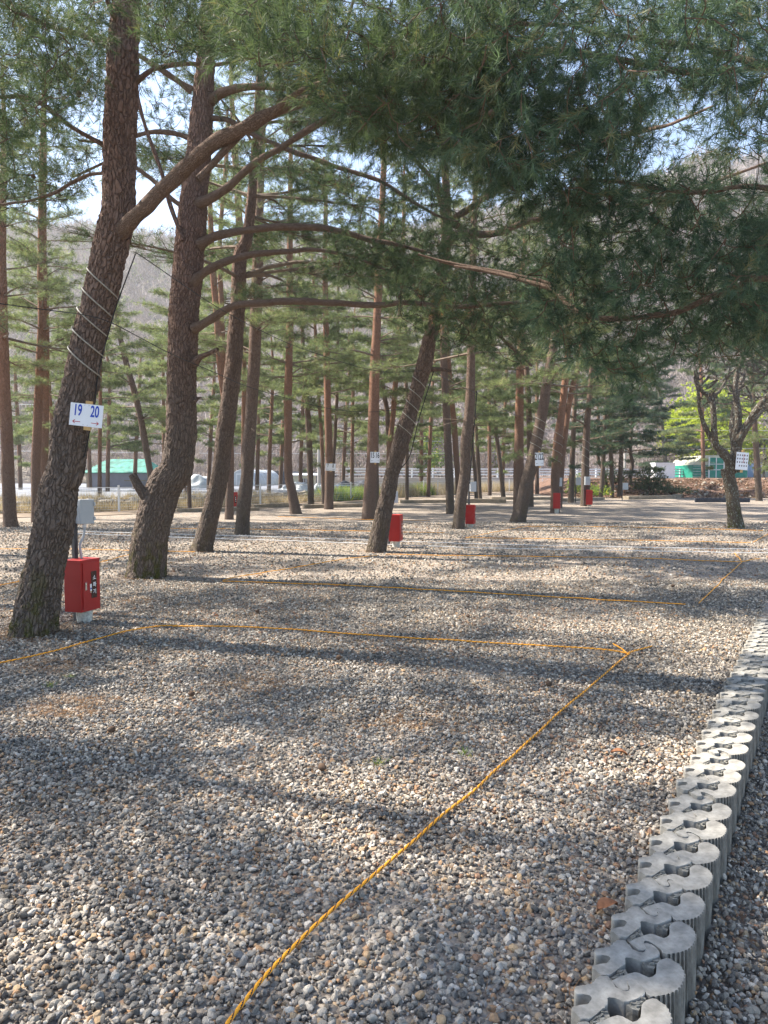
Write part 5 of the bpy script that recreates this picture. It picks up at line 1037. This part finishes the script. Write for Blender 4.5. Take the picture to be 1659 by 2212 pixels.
# green mesh-clad building
Yg = 75; c = P(1555, 1032, Yg); zb = .95; sc_ = Yg / FV
t = empty('warehouse', (c[0], c[1], zb)); tag(t, 'green mesh-clad shelter with cream roof beyond the brown bank', 'building')
def bx(nm, x0, x1, z0, z1, y0, y1, m, par=None): b = MB(); b.box((x0, y0, z0), (x1, y1, z1)); o = b.build(nm, m); o.parent = par or t; return o
W_ = 118 * sc_ / 2
bx('wall', -W_, W_, 0, 1.45, 0, 6, M['green_sheet'])
b = MB(); pr = [(-W_, 1.45), (-W_ * .78, 2.1), (-W_ * .45, 2.45), (W_ * .7, 2.45), (W_ * .95, 1.9), (W_, 1.45)]; k = len(pr); v = [(x, -.05, z) for x, z in pr] + [(x, 6, z) for x, z in pr]
b.add(v, [(i, i + 1, k + i + 1, k + i) for i in range(k - 1)]); b.add([(x, -.05, z) for x, z in pr] + [(0, -.05, 1.45)], f3=[(i + 1, i, k) for i in range(k - 1)]); b.build('roof', M['cream_roof']).parent = t
gate = bx('gate', -W_ * .42, W_ * .1, .05, 2.2, -.12, -.07, M['green_sheet'])
for nm, a in (('gate_post', (-W_ * .45, -W_ * .40, 0, 2.3)), ('gate_post', (W_ * .1, W_ * .14, 0, 2.3)), ('gate_post', (-W_ * .18, -W_ * .15, 0, 2.2)), ('gate_rail', (-W_ * .42, W_ * .1, .9, .98)), ('gate_rail', (-W_ * .42, W_ * .1, 1.5, 1.56))): bx(nm, *a, -.16, -.122, M['metal'], gate)
for i in range(5): bx('mesh_rail', -W_, -W_ * .46, .2 + .28 * i, .23 + .28 * i, -.10, -.06, M['metal'])
bx('kerb', -W_ - .6, W_ + 1.2, -.05, .08, -.6, -.2, M['white_paint'])
tunnel('storage_tunnel', 'pale blue rounded shelter right of the green building', 'building', P(1622, 1020, 84) + (0, 0, 0), 1.9, 2.9, 8, M['blue_roof'], R(0), .8)
c = P(1650, 1022, 80); b = MB(); b.box((c[0] - 1.0, c[1], .9), (c[0] + 9, c[1] + .3, 2.1)); b.box((c[0] - 1.0, c[1] - .05, 2.1), (c[0] + 9, c[1] + .35, 2.18)); o = b.build('boundary_wall', M['concrete_wall']); tag(o, 'pale boundary wall at the right edge beyond the bank', 'wall')
c = P(1437, 1020, 66); b = MB(); b.box((c[0] - .9, c[1], .9), (c[0] + .9, c[1] + 1.2, 2.4)); b.box((c[0] - .95, c[1] - .05, 2.4), (c[0] + .95, c[1] + 1.25, 2.5)); o = b.build('white_cabin', M['white_paint']); tag(o, 'white box cabin behind the broad young pine', 'cabin')
c = P(1470, 1030, 70); fence([(c[0] - 1, c[1] - 2), (c[0] + .6, c[1] - 1)], 1.9, 2.0, 'short white fence left of the green building') if False else None
# leafy and bare trees
def leafy(vx, vyb, Y, w_, h, mt, label, n=2600, ls=.18, cat='tree'):
    c = P(vx, vyb, Y); c[2] = .8; root = empty('broadleaf_tree', c); tag(root, label, cat)
    l, r = smooth_line([c, c + (.1, 0, h * .4), c + (0, .1, h * .8)], [.12, .08, .03], .3); mb = MB(); mb.tube(l, r, 10); mb.build('trunk', M['bark_mid'], root, True)
    cl = c + rand_unit(34) * (rng.random((34, 1)) ** .4) * (w_, w_, h * .42) + (0, 0, h * .62)
    mb = MB(); [mb.tube(np.array([l[int(len(l) * .4)], (l[-1] + q) / 2, q]), [.05, .03, .01], 5, False) for q in cl]; mb.build('branches', M['twig'], root)['kind'] = 'stuff'
    pos = np.repeat(cl, n // 34, 0); pos = pos + rng.normal(size=pos.shape) * (w_ * .17, w_ * .17, h * .06)
    v, f, rr_ = tufts(pos, rand_unit(len(pos)) + (0, 0, .4), 5, ls, ls * .7, amin=10, amax=90); npmesh('foliage', v, f, mt, root, False, {'rnd': rr_})
leafy(1555, 1015, 82, 5.5, 11, M['leaf_yellow'], 'bright yellow-green tree behind the green building', 5200, .28)
leafy(1478, 1010, 86, 3.2, 8, M['leaf_yellow'], 'smaller bright yellow-green tree behind the broad young pine', 2600, .26)
leafy(1650, 1010, 78, 2.6, 6, M['leaf_yellow'], 'yellow-green tree at the right edge', 1600, .24)
leafy(905, 1010, 92, 4, 6.5, M['weed'], 'fresh green trees beyond the guard rail in the centre', 2200, .3)
leafy(720, 1010, 96, 3.6, 6, M['needle_light'], 'green tree beyond the road behind the utility pole', 1800, .3)
leafy(1040, 1010, 96, 3.6, 5, M['weed'], 'green tree beyond the guard rail right of centre', 1600, .3)
def bare(cs, hs, name, label=None, cat=None, mt='bare_twig', wd=.09, n=70):
    """leafless crowns: fine upright twigs fanning from a stem"""
    cs = np.array(cs); k = len(cs); hs = np.broadcast_to(hs, (k,)); b = np.repeat(cs, n, 0); h = np.repeat(hs, n); u = rng.random(k * n) ** .8
    st = b + np.stack([np.zeros(k * n), np.zeros(k * n), h * (.15 + .6 * u)], -1) + rng.normal(size=(k * n, 3)) * (h * .10)[:, None]
    d = unit(rng.normal(size=(k * n, 3)) * (.75, .75, .3) + (0, 0, .9)); l = h * rng.uniform(.15, .4, k * n); sd_ = unit(np.cross(d, rand_unit(k * n))) * (wd * .5 * np.repeat(hs, n) / 8)[:, None]
    v = np.stack([st - sd_, st + sd_, st + d * l[:, None]], 1).reshape(-1, 3); rn_ = np.repeat(np.clip(np.repeat(rng.random(k), n) * .9 + rng.normal(0, .08, k * n), 0, 1), 3)
    sv = []; 
    t0 = np.stack([cs + (-.07, 0, 0), cs + (.07, 0, 0), cs + np.stack([hs * 0, hs * 0, hs * .8], -1)], 1).reshape(-1, 3); t1 = np.stack([cs + (0, -.07, 0), cs + (0, .07, 0), cs + np.stack([hs * 0, hs * 0, hs * .8], -1)], 1).reshape(-1, 3)
    v = np.vstack([v, t0, t1]); rn_ = np.concatenate([rn_, np.full(len(t0) * 2, .15)])
    o = npmesh(name, v, np.arange(len(v)).reshape(-1, 3), M[mt], None, False, {'rnd': rn_})
    if label: tag(o, label, cat)
    else: o['kind'] = 'stuff'
    return o
k = 5200; D_ = np.sqrt(rng.uniform(98 ** 2, 282 ** 2, k)); U_ = rng.uniform(-.75, .85, k); X_ = U_ * D_
Z_ = hill_h(X_[None], D_[None])[0]; bare(np.stack([X_, D_, Z_ - .3], -1), rng.uniform(6, 12, k), 'bare_woodland', wd=.17, n=60)
k = 260; D_ = rng.uniform(84, 100, k); X_ = rng.uniform(-.8, .8, k) * D_; bare(np.stack([X_, D_, np.full(k, .2)], -1), rng.uniform(4, 8, k), 'bare_thicket', wd=.10, n=90)
c = P(735, 1045, 55); bare([(c[0], c[1], .1)], [3.2], 'bare_shrub', 'pale bare shrub right of the 7 8 sign tree', 'shrub', wd=.06, n=260)
c = P(462, 1045, 58); bare([(c[0], c[1], .1)], [3.0], 'bare_shrub', 'pale bare shrub left of the greenhouse', 'shrub', wd=.06, n=200)
c = P(1640, 1040, 55); bare([(c[0], c[1], 1.0)], [2.6], 'bare_shrub', 'small leafless bush at the right edge on the bank', 'shrub', wd=.05, n=160)
# dark conifers dotted over the hillside: one distant mass
k = 420; D_ = np.sqrt(rng.uniform(100 ** 2, 260 ** 2, k)); U_ = rng.uniform(-.7, .8, k); X_ = U_ * D_; msk = vnoise(np.stack([X_ / 40, D_ / 40, X_ * 0], -1)) > -.05; X_, D_ = X_[msk], D_[msk]; Z_ = hill_h(X_[None], D_[None])[0]
pos = np.repeat(np.stack([X_, D_, Z_], -1), 60, 0); hh = rng.uniform(1, 8, len(pos)); pos = pos + np.stack([rng.normal(0, 1, len(pos)) * (9 - hh) * .22, rng.normal(0, 1, len(pos)) * (9 - hh) * .22, hh], -1)
v, f, r = tufts(pos, rand_unit(len(pos)) + (0, 0, .2), 5, .8, .30, amin=10, amax=90); o = npmesh('conifer_woodland', v, f, M['needle_light'], None, False, {'rnd': r}); o['kind'] = 'stuff'
# fallen leaves near the camera
def leaf(vx, vy, L, rz, label):
    p = G(vx, vy, .03); n = 9; v = []; f = []
    for i in range(n):
        t_ = i / (n - 1); w_ = math.sin(math.pi * t_ ** .8) * L * .22 + .002
        for s in (-1, 0, 1): v.append(((t_ - .5) * L, s * w_, .012 * abs(s) + .018 * math.sin(t_ * 3) - .004))
    for i in range(n - 1):
        for s in (0, 1): a = i * 3 + s; f.append((a, a + 3, a + 4, a + 1))
    mb = MB(); mb.add(v, f); o = mb.build('fallen_leaf', M['brown_leaf'], None, True); o.location = p; o.rotation_euler = (0, .1, R(rz)); tag(o, label, 'leaf', 'fallen brown leaves')
for a in [(1337, 1629, .085, -10, 'curled brown leaf on the gravel left of the far blocks'), (1312, 1962, .10, 30, 'curled brown leaf touching the nearest blocks'), (726, 1268, .07, 0, 'small dark leaf below the middle leaning pine'), (205, 1268 + 60, .05, 40, 'small brown leaf beside the white pot'), (467, 1332, .05, 20, 'tiny brown leaf below the curved pine')]: leaf(*a)

# ------------------------------------------------------------------ air
bm = bmesh.new(); bmesh.ops.create_cube(bm, size=1); me = bpy.data.meshes.new('haze'); bm.to_mesh(me); bm.free()
hz = bpy.data.objects.new('haze', me); COL.objects.link(hz); hz.location = (0, 190, 60); hz.scale = (860, 500, 124); hz['kind'] = 'stuff'
m = bpy.data.materials.new('haze'); m.use_nodes = True; n = m.node_tree; n.nodes.clear(); o_ = n.nodes.new('ShaderNodeOutputMaterial'); pv = n.nodes.new('ShaderNodeVolumePrincipled')
pv.inputs['Color'].default_value = (.93, .94, .96, 1); pv.inputs['Density'].default_value = .0007; pv.inputs['Anisotropy'].default_value = .3; n.links.new(pv.outputs[0], o_.inputs['Volume']); me.materials.append(m)
cy.volume_bounces = 0

# fallen pine cones
mb = MB(); mb.tube(np.array([(0, 0, 0), (0, .008, .002), (0, .022, .003), (0, .036, .002), (0, .046, 0)]), [.006, .017, .020, .014, .004], 9)
cone = mb.build('pine_cone', M['twig'], None, True)
for k, (x, y) in enumerate([(748, 1262), (912, 1168), (1268, 1231), (1003, 1162), (727, 1421), (560, 1320), (1450, 1266), (420, 1500), (690, 1655), (1180, 1480), (250, 1575), (1010, 1330)]):
    c = cone if k == 0 else cone.copy()
    if k: COL.objects.link(c)
    c.location = G(x, y, .034); c.rotation_euler = (rng.uniform(-.3, .3), 0, rng.uniform(0, 6.28)); tag(c, 'small dark pine cone lying loose on the gravel', 'pine cone', 'pine cones fallen on the gravel')
